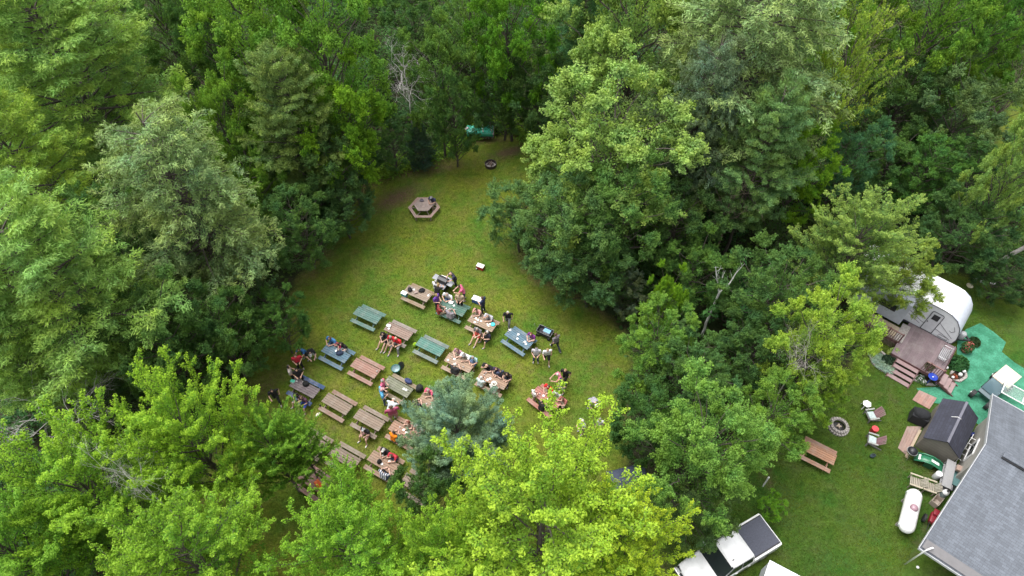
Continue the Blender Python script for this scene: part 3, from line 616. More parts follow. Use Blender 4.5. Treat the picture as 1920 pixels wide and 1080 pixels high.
# ---------------------------------------------------------------- picnic tables
def table_proto():
    t = empty('picnic_table')
    a = MB()
    for i in range(5): a.box((0, (i-2)*.15, .74), (1.95, .134, .04))
    for x in (-.7, 0, .7): a.box((x, 0, .70), (.09, .7, .035))
    top = a.obj('tabletop', M['wood'], t)
    for s in (-1, 1):
        b = MB()
        for j in (-1, 1): b.box((0, s*.68+j*.07, .44), (1.95, .13, .04))
        b.obj('bench_seat', M['wood'], t)
        c = MB(); x = s*.66
        for k in (-1, 1): c.beam((x, k*.22, .68), (x, k*.6, 0), .04, .09)
        c.box((x+s*.045, 0, .4), (.04, 1.56, .09)); c.beam((x, 0, .4), (s*.1, 0, .69), .04, .08)
        c.obj('leg_frame', M['wood'], t)
    return t
BROWN = (.27, .2, .15); RED = (.36, .2, .155); TEAL = (.11, .22, .19); BLUEP = (.11, .2, .27); OLV = (.2, .21, .14); NEWW = (.42, .22, .13); SALM = (.42, .17, .13); TAN = (.36, .25, .17); MAUVE = (.17, .135, .145); NAVY = (.04, .09, .22)
TBL = {}
proto = table_proto()
for key, px, py, rot, top, bench, lab in [
 ('a', 783, 550, -28, (.33, .25, .19), (.3, .21, .13), 'weathered brown picnic table with black bags, farthest from the feathery tree'),
 ('b', 849, 577, -27, (.09, .21, .16), None, 'dark green picnic table crowded with people near the barbecue'),
 ('c', 689, 591, -27, TEAL, None, 'empty green picnic table farthest left in the back row'),
 ('d', 747, 621, -28, (.3, .21, .17), (.29, .24, .21), 'brown picnic table with three people sitting facing out, two in red'),
 ('e', 807, 650, -29, (.09, .23, .19), (.17, .22, .2), 'empty green picnic table in the middle of the lawn with a lime bag'),
 ('f', 904, 605, -29, TAN, None, 'tan picnic table covered with plates and a turquoise lid'),
 ('g', 973, 635, -38, BLUEP, None, 'light blue picnic table near the wagon'),
 ('h', 630, 662, -29, BLUEP, None, 'blue picnic table with a dark bag, on the left side of the lawn'),
 ('i', 685, 690, -29, RED, None, 'empty reddish picnic table between the blue one and the olive one'),
 ('j', 571, 727, -28, MAUVE, NAVY, 'picnic table with mauve grey top and navy benches'),
 ('k', 632, 757, -30, BROWN, (.3, .19, .14), 'weathered brown picnic table below the reddish empty one'),
 ('l', 746, 725, -31, OLV, (.28, .22, .14), 'olive painted picnic table beside the teal rubbish tub'),
 ('m', 692, 787, -29, BROWN, None, 'brown picnic table with one man in a grey cap sitting outward'),
 ('n', 861, 680, -29, (.38, .26, .18), None, 'light brown picnic table above the tip of the feathery tree'),
 ('o', 925, 711, -29, (.38, .25, .17), None, 'light brown picnic table at the right shoulder of the feathery tree'),
 ('p', 812, 757, -29, (.33, .22, .14), None, 'picnic table mostly hidden behind the left edge of the feathery tree'),
 ('q', 758, 809, -29, (.36, .21, .14), None, 'reddish brown picnic table where a person in orange sits'),
 ('r', 719, 867, -30, (.34, .22, .15), None, 'brown picnic table with a person in a navy and white striped shirt'),
 ('s', 646, 857, -29, BROWN, (.28, .22, .16), 'brown picnic table half buried under the bright maple boughs'),
 ('t', 782, 910, -29, BROWN, None, 'brown picnic table under the tree below the feathery tree'),
 ('u', 1024, 747, -42, SALM, None, 'salmon pink picnic table beside the tip of the yellow lime maple'),
 ('v', 585, 828, -29, BROWN, None, 'brown picnic table nearly hidden by the green maple at lower left'),
 ('w', 589, 903, -33, (.4, .22, .19), None, 'pinkish picnic table with an orange cooler on its end'),
 ('x', 1536, 848, -32, NEWW, (.4, .22, .15), 'reddish new picnic table in the yard near the stone fire ring')]:
    p = G(px, py, .75); o = proto if key == 'a' else dup(proto, (0, 0, 0))
    o.location = (p.x, p.y, 0); o.rotation_euler = (0, 0, R(rot)); TBL[key] = (p.x, p.y, R(rot), top)
    tag(o, lab, 'picnic table', 'picnic tables set out on the grass')
    for ch in o.children: ch.color = tuple(c*(.74 if top != (.09, .21, .16) else .62) for c in ((bench or top) if ch.name.startswith(('bench',)) else top))+(1,)
def ontable(key, px, py, z=.76):
    """place surveyed on a table top"""
    p = G(px, py, z); x, y, r, _ = TBL[key]; d = Vector((p.x-x, p.y-y)); u = d.x*math.cos(r)+d.y*math.sin(r); v = -d.x*math.sin(r)+d.y*math.cos(r)
    u = max(-.9, min(.9, u)); v = max(-.3, min(.3, v)); return (x+u*math.cos(r)-v*math.sin(r), y+u*math.sin(r)+v*math.cos(r), z)

# plates, cups and food boxes on the tables
pl = MB(); pl.lathe([(.0, .0), (.05, 0), (.08, .014), (.076, .016), (.05, .005), (0, .005)], 14, cap=False); plate_me = pl.mesh('paper_plate', M['white'])
cu = MB(); cu.lathe([(0, 0), (.03, 0), (.042, .11), (.038, .11), (.028, .01), (0, .01)], 10, cap=False); cup_me = cu.mesh('paper_cup', M['white'])
random.seed(8)
SPOT = {'a': [(773, 541), (776, 543), (803, 554), (806, 553)], 'b': [(832, 578), (835, 580), (851, 573), (853, 582), (842, 581)], 'd': [(731, 613), (729, 616)],
 'f': [(888, 594), (892, 597), (896, 600), (899, 597), (902, 602), (890, 604), (895, 606), (915, 610), (919, 608), (884, 596)], 'g': [(953, 623), (954, 617), (972, 627), (970, 631), (984, 641), (986, 645), (981, 643), (970, 635)],
 'h': [(632, 656), (630, 658), (634, 660)], 'j': [(557, 716), (576, 709)], 'l': [(727, 713), (757, 729), (761, 731), (765, 733)], 'n': [(848, 671), (852, 673), (840, 675), (869, 689), (855, 682)], 'o': [(911, 700), (914, 712), (919, 710), (908, 704)],
 'q': [(750, 802), (757, 806), (762, 811)], 'r': [(712, 868), (716, 870), (730, 865), (720, 853)], 'u': [(1012, 739), (1027, 749), (1019, 742), (1027, 755), (1035, 760)], 'i': [(707, 697)], 'p': [(800, 758), (806, 768)]}
for k, L in SPOT.items():
    for i, (x, y) in enumerate(L):
        cup = (i+len(k)) % 3 == 1; q = ontable(k, x, y, .7602)
        o = link('paper_cup' if cup else 'paper_plate', cup_me if cup else plate_me); o.location = q
        tag(o, 'small white paper cup on a picnic table' if cup else 'small round white paper plate on a picnic table', 'cup' if cup else 'plate', 'paper cups on the picnic tables' if cup else 'paper plates on the picnic tables')

def holder(name, loc, rz, label, cat, group=None): return empty(name, loc, rz, label, cat, group)
# bags
def bag(loc, rz, col, size, label, name='tote_bag', cat='bag', group=None):
    t = holder(name, loc, rz, label, cat, group); w, d, h = size
    b = MB(); b.lathe([(.42, 0), (.5, .12), (.5, .55), (.4, .85), (.2, 1.0)], 12); me = b.mesh('bag_body', M['cloth'], True)
    o = link('bag_body', me, t, color=col); o.scale = (w, d, h)
    c = MB()
    for s in (-1, 1): c.tube([(-.25*w, s*.12*d, h*.9), (-.18*w, s*.1*d, h*1.35), (.18*w, s*.1*d, h*1.35), (.25*w, s*.12*d, h*.9)], .012, 5)
    c.obj('strap', M['cloth'], t, color=(.02, .02, .02)); return t
bag(ontable('a', 792, 545), .3, (.02, .02, .024), (.5, .3, .24), 'black soft bag lying on the weathered brown table')
bag(ontable('a', 769, 545), -.4, (.03, .03, .035), (.34, .3, .3), 'small black bag at the left end of the weathered brown table')
bag(ontable('h', 637, 663), .2, (.03, .045, .09), (.5, .36, .26), 'dark navy bag on the blue table at the left')
bag(ontable('j', 574, 721), 0, (.012, .012, .014), (.42, .38, .3), 'black round bag on the mauve topped table')
bag(ontable('r', 688+24, 867), .5, (.015, .015, .015), (.3, .24, .3), 'black bag on the table with the striped shirt person')
bag(G(787, 731, .1), .6, (.025, .03, .03), (.55, .42, .5), 'black backpack on the grass at the end of the olive table')
bag(G(886, 684, .2), .6, (.2, .3, .5), (.4, .34, .75), 'blue and white backpack stood on the grass between two light brown tables')
bag(G(766, 716, .5), R(-31), (.06, .08, .2), (.55, .34, .3), 'navy patterned blanket bundle on the far bench of the olive table', 'blanket', 'blanket')
bag(G(779, 648, .1), .5, (.35, .6, .03), (.32, .28, .35), 'lime green bag by the end of the empty green table')
# coolers and storage boxes
def cooler(loc, rz, size, body, lid, label, handle=True, name='cooler', open_=False):
    t = holder(name, loc, rz, label, 'cooler'); w, d, h = size
    b = MB(); b.box((0, 0, h*.42), (w, d, h*.84), bev=.025); b.obj('body', M['plastic'], t, color=body)
    l = MB()
    if open_: l.box((0, d*.5+.03, h*.84+d*.45), (w*1.02, .05, d), rot=(R(-12), 0, 0), bev=.02)
    else: l.box((0, 0, h*.92), (w*1.03, d*1.03, h*.16), bev=.02)
    l.obj('lid', M['plastic'], t, color=lid)
    if handle:
        g = MB(); g.tube([(-w*.53, -d*.2, h*.7), (-w*.6, -d*.2, h*.55), (-w*.6, d*.2, h*.55), (-w*.53, d*.2, h*.7)], .014, 5); g.obj('handle', M['plastic'], t, color=(.7, .7, .7))
    return t
t = cooler((*G(901, 502, .1).xy, 0), R(-25), (.55, .34, .38), (.36, .02, .03), (.8, .78, .76), 'red cooler with a white lid alone on the lawn')
c = MB(); c.lathe([(0, 0), (.05, 0), (.05, .16), (0, .16)], 10, cap=False); b_ = c.obj('can', M['steel']); b_.location = (*G(893.5, 506, 0).xy, 0); tag(b_, 'silver can standing beside the red cooler', 'can')
cooler((*G(895, 563, .2).xy, 0), R(-25), (.7, .4, .42), (.03, .1, .4), (.78, .78, .8), 'blue cooler with white top beside a man in navy', name='cooler')
cooler((*G(759, 556, .3).xy, .465), R(-28), (.42, .3, .3), (.05, .3, .33), (.75, .78, .77), 'teal cooler with white lid on the bench of the table with black bags')
cooler(ontable('j', 547, 715, .7605), R(-20), (.3, .2, .16), (.7, .7, .7), (.04, .32, .22), 'white food box with a green lid on the mauve topped table', False, 'food_box')
cooler(ontable('w', 599, 911, .7605), R(-45), (.5, .3, .36), (.75, .13, .01), (.7, .12, .01), 'orange cooler on the pinkish table')
cooler(ontable('d', 729, 612, .7605), R(-20), (.3, .2, .12), (.7, .7, .68), (.75, .75, .72), 'white takeaway box on the table of the red shirted people', False, 'food_box')
cooler(ontable('b', 848, 565, .7605), R(-20), (.3, .22, .1), (.75, .75, .75), (.8, .8, .8), 'white cake box on the crowded green table', False, 'food_box')
cooler(ontable('a', 780, 549, .7605), R(20), (.26, .18, .1), (.3, .22, .2), (.25, .18, .16), 'brown box beside the bags on the weathered table', False, 'food_box')
b = MB(); b.lathe([(0, 0), (.14, 0), (.16, .02), (.16, .07), (.13, .09), (0, .09)], 16, cap=False); o = b.obj('bowl', M['plastic'], color=(.03, .45, .5)); o.location = ontable('f', 924, 609, .7602); tag(o, 'round turquoise bowl lid on the tan table', 'bowl')
b = MB(); b.box((0, 0, .03), (.34, .06, .06), bev=.01); o = b.obj('bread_roll', M['plastic'], color=(.75, .7, .6)); o.location = ontable('f', 915, 610, .7602); o.rotation_euler.z = R(-60); tag(o, 'long pale sandwich roll on the tan table', 'food')
# barbecue grill
def grill(loc, rz, label):
    t = holder('grill', loc, rz, label, 'grill')
    b = MB(); b.box((0, 0, .82), (.75, .5, .24), bev=.05); b.box((0, 0, .35), (.6, .42, .55)); b.obj('firebox', M['paint'], t, color=(.03, .03, .032))
    b = MB(); b.extr([(-.25, .95), (-.2, 1.12), (0, 1.2), (.2, 1.12), (.25, .95)], .75, lambda a, b_, s: (s-.375, a+.0, b_)); b.obj('hood', M['paint'], t, color=(.03, .03, .035))
    for s in (-1, 1):
        b = MB(); b.box((s*.6, 0, .92), (.42, .46, .03), bev=.01); b.obj('side_shelf', M['paint'], t, color=(.25, .26, .29))
        b = MB(); b.tube([(s*.25-.02, .22, .08), (s*.25+.02, .22, .08)], .08, 10); b.obj('wheel', M['dark'], t)
    b = MB(); b.tube([(-.3, -.28, 1.05), (.3, -.28, 1.05)], .014, 6); b.obj('handle', M['steel'], t)
grill((*G(831, 526, .9).xy, 0), R(150), 'black barbecue grill with grey side shelves among the people at the back tables')
# folding table of grey plastic beside the grill
t = holder('folding_table', (*G(833, 530, .75).xy, 0), R(60), 'grey folding table with a white tray beside the barbecue', 'table')
b = MB(); b.box((0, 0, .73), (1.15, .6, .04), bev=.012); b.obj('tabletop', M['plastic'], t, color=(.27, .28, .32))
for sx in (-1, 1):
    for sy in (-1, 1): b = MB(); b.tube([(sx*.5, sy*.25, .71), (sx*.52, sy*.27, 0)], .014, 6); b.obj('leg', M['steel'], t)
# wagon
t = holder('wagon', (*G(1022, 623, .35).xy, 0), R(-28), 'black folding wagon with a blue and white cooler inside', 'wagon')
b = MB(); b.box((0, 0, .28), (1.05, .55, .03))
for s in (-1, 1): b.box((0, s*.27, .42), (1.05, .02, .26)); b.box((s*.52, 0, .42), (.02, .52, .26))
b.obj('tub', M['cloth'], t, color=(.04, .04, .05))
b = MB()
for s in (-1, 1): b.tube([(-.54, s*.29, .57), (.54, s*.29, .57)], .016, 6); b.tube([(s*.54, -.29, .57), (s*.54, .29, .57)], .016, 6)
for sx in (-1, 1):
    for sy in (-1, 1): b.tube([(sx*.54, sy*.29, .57), (sx*.45, sy*.29, .12)], .014, 6)
b.obj('frame', M['steel'], t)
for sx in (-1, 1):
    for sy in (-1, 1): b = MB(); b.tube([(sx*.42, sy*.27, .12), (sx*.42, sy*.34, .12)], .12, 12); b.obj('wheel', M['dark'], t)
b = MB(); b.tube([(-.56, 0, .3), (-.85, 0, .75)], .014, 6); b.tube([(-.85, -.1, .75), (-.85, .1, .75)], .014, 6); b.obj('pull_handle', M['steel'], t)
q = t.matrix_basis @ Vector((.12, 0, .3)) if False else None
cooler((*(G(1026, 621, .55).xy), .31), R(-28), (.48, .3, .3), (.75, .76, .78), (.2, .42, .6), 'white cooler with a pale blue lid riding in the wagon')
# rubbish tub
t = holder('rubbish_tub', (*G(743, 695, .3).xy, 0), 0, 'round teal rubbish tub lined with a bag between tables', 'bin')
b = MB(); b.lathe([(.0, 0), (.24, 0), (.29, .6), (.31, .62), (.28, .62), (.235, .08), (0, .08)], 20, cap=False); b.obj('barrel', M['plastic'], t, True, (.01, .14, .12))
b = MB(); b.lathe([(0, .3), (.2, .33), (.26, .5), (.27, .6)], 14, cap=False); b.obj('bin_liner', M['plastic'], t, True, (.3, .4, .42))
t = holder('bin_lid', (*G(752, 688, .1).xy, 0), 0, 'black round lid leaning on the teal rubbish tub', 'lid'); b = MB(); b.lathe([(0, 0), (.28, 0), (.28, .03), (0, .06)], 18, M=Euler((R(62), 0, R(60))).to_matrix(), c=(0, 0, .27), cap=False); b.obj('disc', M['plastic'], t, color=(.02, .025, .03))
# sandals and oddments on the grass
for i, (x, y) in enumerate([(594, 778), (598, 777)]):
    b = MB(); b.prism([(-.04, -.13), (.04, -.13), (.05, .1), (0, .15), (-.05, .1)], .005, .03); b.tube([(-.045, .03, .03), (0, .06, .07), (.045, .03, .03)], .012, 5)
    o = b.obj('sandal', M['plastic'], color=(.75, .73, .6)); o.location = (*G(x, y).xy, 0); o.rotation_euler.z = -.4; tag(o, 'pale flip flop lying on the grass left of the weathered brown table', 'sandal', 'pair of pale sandals on the grass')
b = MB(); b.lathe([(0, 0), (.05, 0), (.055, .12), (.02, .18), (.02, .24), (0, .24)], 10, cap=False); o = b.obj('bottle', M['plastic'], color=(.02, .02, .02)); o.location = (*G(600.5, 761, .5).xy, .465); tag(o, 'dark bottle on the near bench of the weathered brown table', 'bottle')

# ---------------------------------------------------------------- hexagonal table
t = holder('hexagonal_table', (*G(795, 388, .5).xy, 0), 0, 'grey brown six sided picnic table with attached benches at the far end of the lawn', 'picnic table')
HX = [Vector((math.cos(R(60*i)), math.sin(R(60*i)))) for i in range(6)]
b = MB()
for i in range(6):
    a, c = HX[i]*.78, HX[(i+1) % 6]*.78
    for k in range(5):
        f0, f1 = k/5+.008, (k+1)/5-.008; b.prism([a*f0, a*f1, c*f1, c*f0] if k else [a*.02, a*f1, c*f1, c*.02], .72, .76)
b.obj('tabletop', M['wood'], t, color=(.27, .21, .19))
for i in range(6):
    b = MB()
    for f0, f1 in ((1.02, 1.13), (1.145, 1.27)): b.prism([HX[i]*f0, HX[i]*f1, HX[(i+1) % 6]*f1, HX[(i+1) % 6]*f0], .42, .46)
    b.obj('bench_seat', M['wood'], t, color=(.3, .2, .17))
    b = MB(); h = HX[i]; v = lambda s, z: (h.x*s, h.y*s, z)
    b.beam(v(.1, .39), v(1.26, .39), .05, .07); b.beam(v(1.1, .4), v(1.15, 0), .08, .06); b.beam(v(.62, .38), v(.55, .72), .06, .06); b.obj('leg_frame', M['wood'], t, color=(.24, .18, .16))
q = G(791, 377, .76)
bag((q.x, q.y, .77), 0, (.16, .14, .17), (.34, .24, .16), 'grey lunch bag on the six sided table')

# ---------------------------------------------------------------- fire rings
def log(b, p, q, r): b.tube([p, q], [r, r*.85], 7)
t = holder('fire_pit', (*G(920, 311).xy, 0), 0, 'low dark metal fire ring with burnt logs at the far end of the lawn', 'fire pit')
b = MB(); b.lathe([(.45, 0), (.47, .3), (.5, .3), (.48, 0)], 24, cap=False); b.obj('metal_ring', M['paint'], t, color=(.05, .035, .035))
b = MB(); b.lathe([(0, .08), (.2, .1), (.45, .05)], 20, cap=False); b.obj('ash_bed', M['stone'], t)
random.seed(4)
for i in range(7):
    a = random.random()*6.28; b = MB(); log(b, (.3*math.cos(a), .3*math.sin(a), .1+.03*i), (-.25*math.cos(a+.4), -.25*math.sin(a+.4), .14+.04*i), .04+.015*random.random()); b.obj('log', M['bark'], t, color=random.choice([(.6, .5, .5), (2.2, 2, 1.9), (1.2, 1, 1)]))
t = holder('fire_pit', (*G(1571, 801).xy, 0), 0, 'circular stone fire ring in the yard with white ash', 'fire pit')
for ring, (rr, n, z) in enumerate(((.57, 22, 0), (.47, 18, .16))):
    for i in range(n):
        a = 6.283*(i+.5*ring)/n; b = MB(); b.box((math.cos(a)*rr, math.sin(a)*rr, z+.08), (.17, 6.283*rr/n*.9, .155), (0, 0, a), bev=.012); b.obj('block', M['stone'], t)
b = MB(); b.lathe([(0, .1), (.2, .08), (.37, .04)], 16, cap=False); b.obj('ash_bed', M['paint'], t, color=(.03, .03, .03))
for i in range(4):
    a = i*1.5; b = MB(); log(b, (.12*math.cos(a), .12*math.sin(a), .12+.03*i), (-.16*math.cos(a), -.16*math.sin(a), .16), .05); b.obj('log', M['bark'], t, color=(3, 3, 2.8))

# ---------------------------------------------------------------- green tarpaulin over a wood stack
t = holder('wood_stack', (*G(900, 247, .5).xy, 0), R(0), 'stack of firewood under a green tarpaulin at the wood edge', 'wood stack')
b = MB()
for r_ in range(4):
    for i in range(9): x = -1.05+i*.26+(r_ % 2)*.1; b.tube([(x, -.42, .12+r_*.17), (x+.02, .4, .12+r_*.17)], .085, 8)
b.obj('log_pile', M['bark'], t, color=(1.6, 1.5, 1.5))
n, m = 22, 9; vs = []; fs = []; random.seed(2)
for j in range(m):
    for i in range(n):
        x = -1.15+2.3*i/(n-1); y = -.62+1.24*j/(m-1); z = .84 if abs(y) < .5 else .84-(abs(y)-.5)*3.2
        vs.append((x+random.uniform(-.02, .02), y, z+.05*math.sin(3*x+j)*.6+random.uniform(-.015, .015)))
for j in range(m-1):
    for i in range(n-1): fs.append((j*n+i, j*n+i+1, (j+1)*n+i+1, (j+1)*n+i))
b = MB(); b.add(vs, fs); o = b.obj('tarpaulin', M['plastic'], t, True, (.04, .36, .25)); sm = o.modifiers.new('thick', 'SOLIDIFY'); sm.thickness = .012
for x in (.12, .85): b = MB(); b.beam((x, .75, .95), (x+.18, -.55, .93), .07, .05); b.obj('weight_board', M['wood'], t, color=(.5, .5, .46))
b = MB(); b.beam((1.15, .5, .75), (1.15, -.6, .7), .12, .1); b.beam((-1.25, -.1, .8), (-1.0, .1, .86), .2, .16); b.obj('end_block', M['wood'], t, color=(.4, .38, .36))
# dark blue bin at the left wood edge
t = holder('rubbish_bin', (*G(688, 310, .5).xy, 0), 0, 'dark navy covered grill half hidden under the vivid green tree', 'covered grill')
b = MB(); b.lathe([(.26, 0), (.28, .3), (.34, .7), (.3, .85), (.15, .98), (0, 1)], 14, cap=False); b.obj('cover', M['cloth'], t, True, (.02, .03, .07))
b = MB(); b.ball((.05, -.3, .55), (.09, .05, .1)); b.obj('white_tag', M['plastic'], t, color=(.7, .75, .75))
t.name = 'covered_grill'
# tarpaulins seen through the lower trees
def sheet(name, pts, z, h, col, label, sag=.12, cat='tarpaulin'):
    P = [G(x, y, z) for x, y in pts]; t = holder(name, (P[0].x, P[0].y, 0), 0, label, cat); n = 14; vs = []; fs = []
    for j in range(n):
        for i in range(n):
            u, v = i/(n-1), j/(n-1); p = P[0].lerp(P[1], u).lerp(P[3].lerp(P[2], u), v); rg = h*(1-abs(2*v-1))
            vs.append((p.x-P[0].x, p.y-P[0].y, z+rg-sag*abs(math.sin(u*9+v*3))*.3+.02*math.sin(i*3.1+j)))
    for j in range(n-1):
        for i in range(n-1): fs.append((j*n+i, j*n+i+1, (j+1)*n+i+1, (j+1)*n+i))
    b = MB(); b.add(vs, fs); o = b.obj('sheet', M['plastic'], t, True, col); s = o.modifiers.new('thick', 'SOLIDIFY'); s.thickness = .015
    for i in range(4): q = P[i]-P[0]; b = MB(); b.tube([(q.x, q.y, 0), (q.x, q.y, z-.05)], .025, 6); b.obj('pole', M['steel'], t)
    return t
sheet('tarpaulin', [(1138, 884), (1205, 868), (1215, 905), (1160, 935)], 2.0, .3, (.055, .065, .1), 'dark slate blue tarpaulin showing between the lime maple and the great green maple')
sheet('tarpaulin', [(1200, 950), (1225, 935), (1235, 965), (1215, 985)], 1.2, .1, (.08, .085, .1), 'small grey tarpaulin corner near the dark gap left of the pickup')
sheet('canopy', [(400, 985), (432, 940), (470, 925), (425, 1010)], 2.2, .4, (.08, .13, .14), 'slate blue canopy glimpsed through the bright maple at bottom left', cat='canopy')

# ---------------------------------------------------------------- camper with deck
TO = (29.6, 25.4, 0); TR = R(140)
camper = holder('camper', TO, TR, 'white travel trailer with rounded grey nose and black trimmed side beside the deck', 'camper')
W = 2.6
prof = [(.25, .55), (0, .75), (-.08, 1.2), (.0, 1.75), (.22, 2.3), (.6, 2.78), (1.1, 3.05), (1.6, 3.12), (7.4, 3.12), (7.6, 2.9), (7.6, .55)]
b = MB(); n = len(prof)
b.add([(x, 0, z) for x, z in prof]+[(x, -W, z) for x, z in prof], [tuple(range(n)), tuple(reversed(range(n, 2*n)))]); b.obj('side_wall', M['paint'], camper, color=(.66, .67, .7))
b = MB(); b.add([(x, 0, z) for x, z in prof[6:10]]+[(x, -W, z) for x, z in prof[6:10]], [(i, i+1, 5+i, 4+i) for i in range(3)]); b.obj('roof', M['white'], camper)
b = MB(); b.add([(x, 0, z) for x, z in prof[:7]]+[(x, -W, z) for x, z in prof[:7]], [(i, i+1, 8+i, 7+i) for i in range(6)])
b.obj('nose_cap', M['paint'], camper, True, color=(.5, .53, .6))
b = MB(); b.box((7.6, -W/2, 1.7), (.04, W-.02, 2.3)); b.obj('rear_panel', M['paint'], camper, color=(.5, .51, .54))
b = MB()
b.tube([(x, .012, z) for x, z in prof[:8]]+[(2.6, .012, 3.1)], .03, 5); b.box((3.8, .02, .62), (7.2, .05, .14)); b.obj('edge_trim', M['paint'], camper, color=(.05, .05, .06))
b = MB()
for pts in ([(.25, .95), (1.2, 1.25), (2.3, 1.3), (3.3, 1.75)], [(.2, 1.15), (1.0, 1.7), (1.34, 1.95)], [(2.3, 1.05), (3.2, 1.4)], [(.5, 2.2), (.32, 1.85), (.45, 1.65), (.62, 1.7)]): b.tube([(x, .006, z) for x, z in pts], .018, 4)
b.obj('stripe', M['paint'], camper, color=(.1, .1, .11))
d = MB(); d.box((1.72, .02, 1.7), (.7, .03, 1.9), bev=.01); do = d.obj('door', M['paint'], camper, color=(.52, .53, .56))
b = MB(); c = [(1.35, .75), (1.35, 2.58), (1.42, 2.67), (2.02, 2.67), (2.09, 2.58), (2.09, .75), (1.35, .75)]; b.tube([(x, .035, z) for x, z in c], .024, 5); b.obj('door_frame', M['paint'], do, color=(.04, .04, .045))
b = MB(); b.box((1.72, .045, 2.2), (.42, .03, .5), bev=.01); b.obj('window', M['glass'], do)
b = MB(); b.box((2.0, .05, 1.6), (.06, .03, .1)); b.obj('handle', M['dark'], do)
b = MB(); c = [(.35, .78), (.35, 1.0), (.95, 1.0), (.95, .78), (.35, .78)]; b.tube([(x, .01, z) for x, z in c], .016, 5); b.obj('storage_hatch', M['paint'], camper, color=(.07, .07, .08))
b = MB(); b.box((5.0, .42, 1.85), (3.4, .8, 2.1), bev=.03); so = b.obj('slide_out', M['paint'], camper, color=(.45, .48, .54))
b = MB(); b.box((4.6, .83, 2.0), (1.2, .03, .6), bev=.01); b.obj('window', M['glass'], so)
b = MB(); b.box((2.6, -1.3, 3.17), (.5, .5, .09), bev=.02); b.box((2.6, -1.3, 3.23), (.42, .42, .05), bev=.02); b.obj('roof_vent', M['paint'], camper, color=(.68, .69, .7))
b = MB(); b.box((4.8, -1.2, 3.24), (.9, .8, .24), bev=.06); b.obj('air_conditioner', M['paint'], camper, color=(.7, .7, .7))
for x, y in ((3.9, -.12), (4.7, -.12), (3.9, -2.48), (4.7, -2.48)): b = MB(); b.tube([(x, y-.12, .34), (x, y+.12, .34)], .34, 18); w_ = b.obj('wheel', M['dark'], camper)
b = MB(); b.beam((.3, -.5, .5), (-.9, -1.3, .48), .1, .1); b.beam((.3, -2.1, .5), (-.9, -1.3, .48), .1, .1); b.tube([(-.85, -1.3, .5), (-.85, -1.3, .0)], .04, 8); b.obj('tow_hitch', M['dark'], camper)
b = MB(); b.lathe([(0, .5), (.2, .5), (.22, .6), (.22, 1.0), (.15, 1.1), (0, 1.12)], 16, c=(-.32, -1.1, 0), cap=False); b.obj('gas_bottle_cover', M['paint'], camper, True, (.3, .31, .32))

def local(x, y, z=0): return (TO[0]+x*math.cos(TR)-y*math.sin(TR), TO[1]+x*math.sin(TR)+y*math.cos(TR), z)
deck = holder('deck', TO, TR, 'purplish brown wooden deck with stairs in front of the camper', 'deck')
PLUM = (.17, .125, .135)
b = MB()
i = 0; x = -.35
while x < 2.75: b.box((x+.065, 1.7, .72), (.13, 3.2, .035)); x += .138
b.obj('floorboards', M['deckwood'], deck, color=PLUM)
b = MB(); x = 2.82
while x < 5.4: b.box((x+.065, 1.55, .72), (.13, 1.2, .035)); x += .138
b.obj('side_walkway', M['deckwood'], deck, color=(.26, .2, .17))
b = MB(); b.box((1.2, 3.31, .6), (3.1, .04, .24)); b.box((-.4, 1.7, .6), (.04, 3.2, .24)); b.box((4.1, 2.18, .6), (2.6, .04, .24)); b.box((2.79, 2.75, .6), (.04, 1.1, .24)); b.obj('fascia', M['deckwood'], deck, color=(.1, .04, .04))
b = MB()
for x, y in ((-.3, 3.2), (.9, 3.2), (2.7, 3.2), (4.0, 2.1), (5.3, 2.1), (-.3, .3), (1.2, 1.5)): b.box((x, y, .35), (.1, .1, .7))
b.obj('post', M['deckwood'], deck, color=(.14, .07, .07))
for i in range(4):
    b = MB(); b.box((1.6, 3.5+i*.33, .58-i*.17), (1.4, .3, .04)); b.obj('step', M['deckwood'], deck, color=(.27, .18, .18))
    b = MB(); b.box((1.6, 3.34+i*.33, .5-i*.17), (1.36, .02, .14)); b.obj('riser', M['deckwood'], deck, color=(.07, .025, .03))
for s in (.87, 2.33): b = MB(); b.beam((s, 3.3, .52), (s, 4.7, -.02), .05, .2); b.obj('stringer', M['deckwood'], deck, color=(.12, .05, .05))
for i in range(3): b = MB(); b.box((-.62-i*.32, 2.9, .52-i*.17), (.3, .95, .04)); b.obj('step', M['deckwood'], deck, color=(.27, .18, .18))
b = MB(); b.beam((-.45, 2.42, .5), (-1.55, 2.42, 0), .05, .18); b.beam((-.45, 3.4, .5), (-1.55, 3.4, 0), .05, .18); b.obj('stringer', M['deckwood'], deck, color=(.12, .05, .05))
def railing(x0, y0, x1, y1, par, n):
    b = MB(); b.beam((x0, y0, 1.62), (x1, y1, 1.62), .09, .045); rl = b.obj('railing', M['deckwood'], par, color=(.19, .1, .09))
    for i in range(n+1):
        t_ = i/n; x, y = x0+(x1-x0)*t_, y0+(y1-y0)*t_; post = i % 6 == 0
        b = MB(); b.box((x, y, 1.15 if not post else 1.2), (.04 if not post else .09,)*2+(.9 if not post else 1.0,)); b.obj('post' if post else 'baluster', M['deckwood'], rl, color=(.17, .09, .08) if not post else (.14, .06, .06))
railing(2.78, 2.22, 5.4, 2.22, deck, 18); railing(-.3, 3.25, .85, 3.25, deck, 8)
b = MB()
for x in range(26):
    xx = 2.8+x*.1; b.beam((xx, 2.28, .05), (xx+.25, 2.28, .62), .012, .02); b.beam((xx+.25, 2.3, .05), (xx, 2.3, .62), .012, .02)
b.obj('lattice_skirt', M['deckwood'], deck, color=(.22, .17, .13))
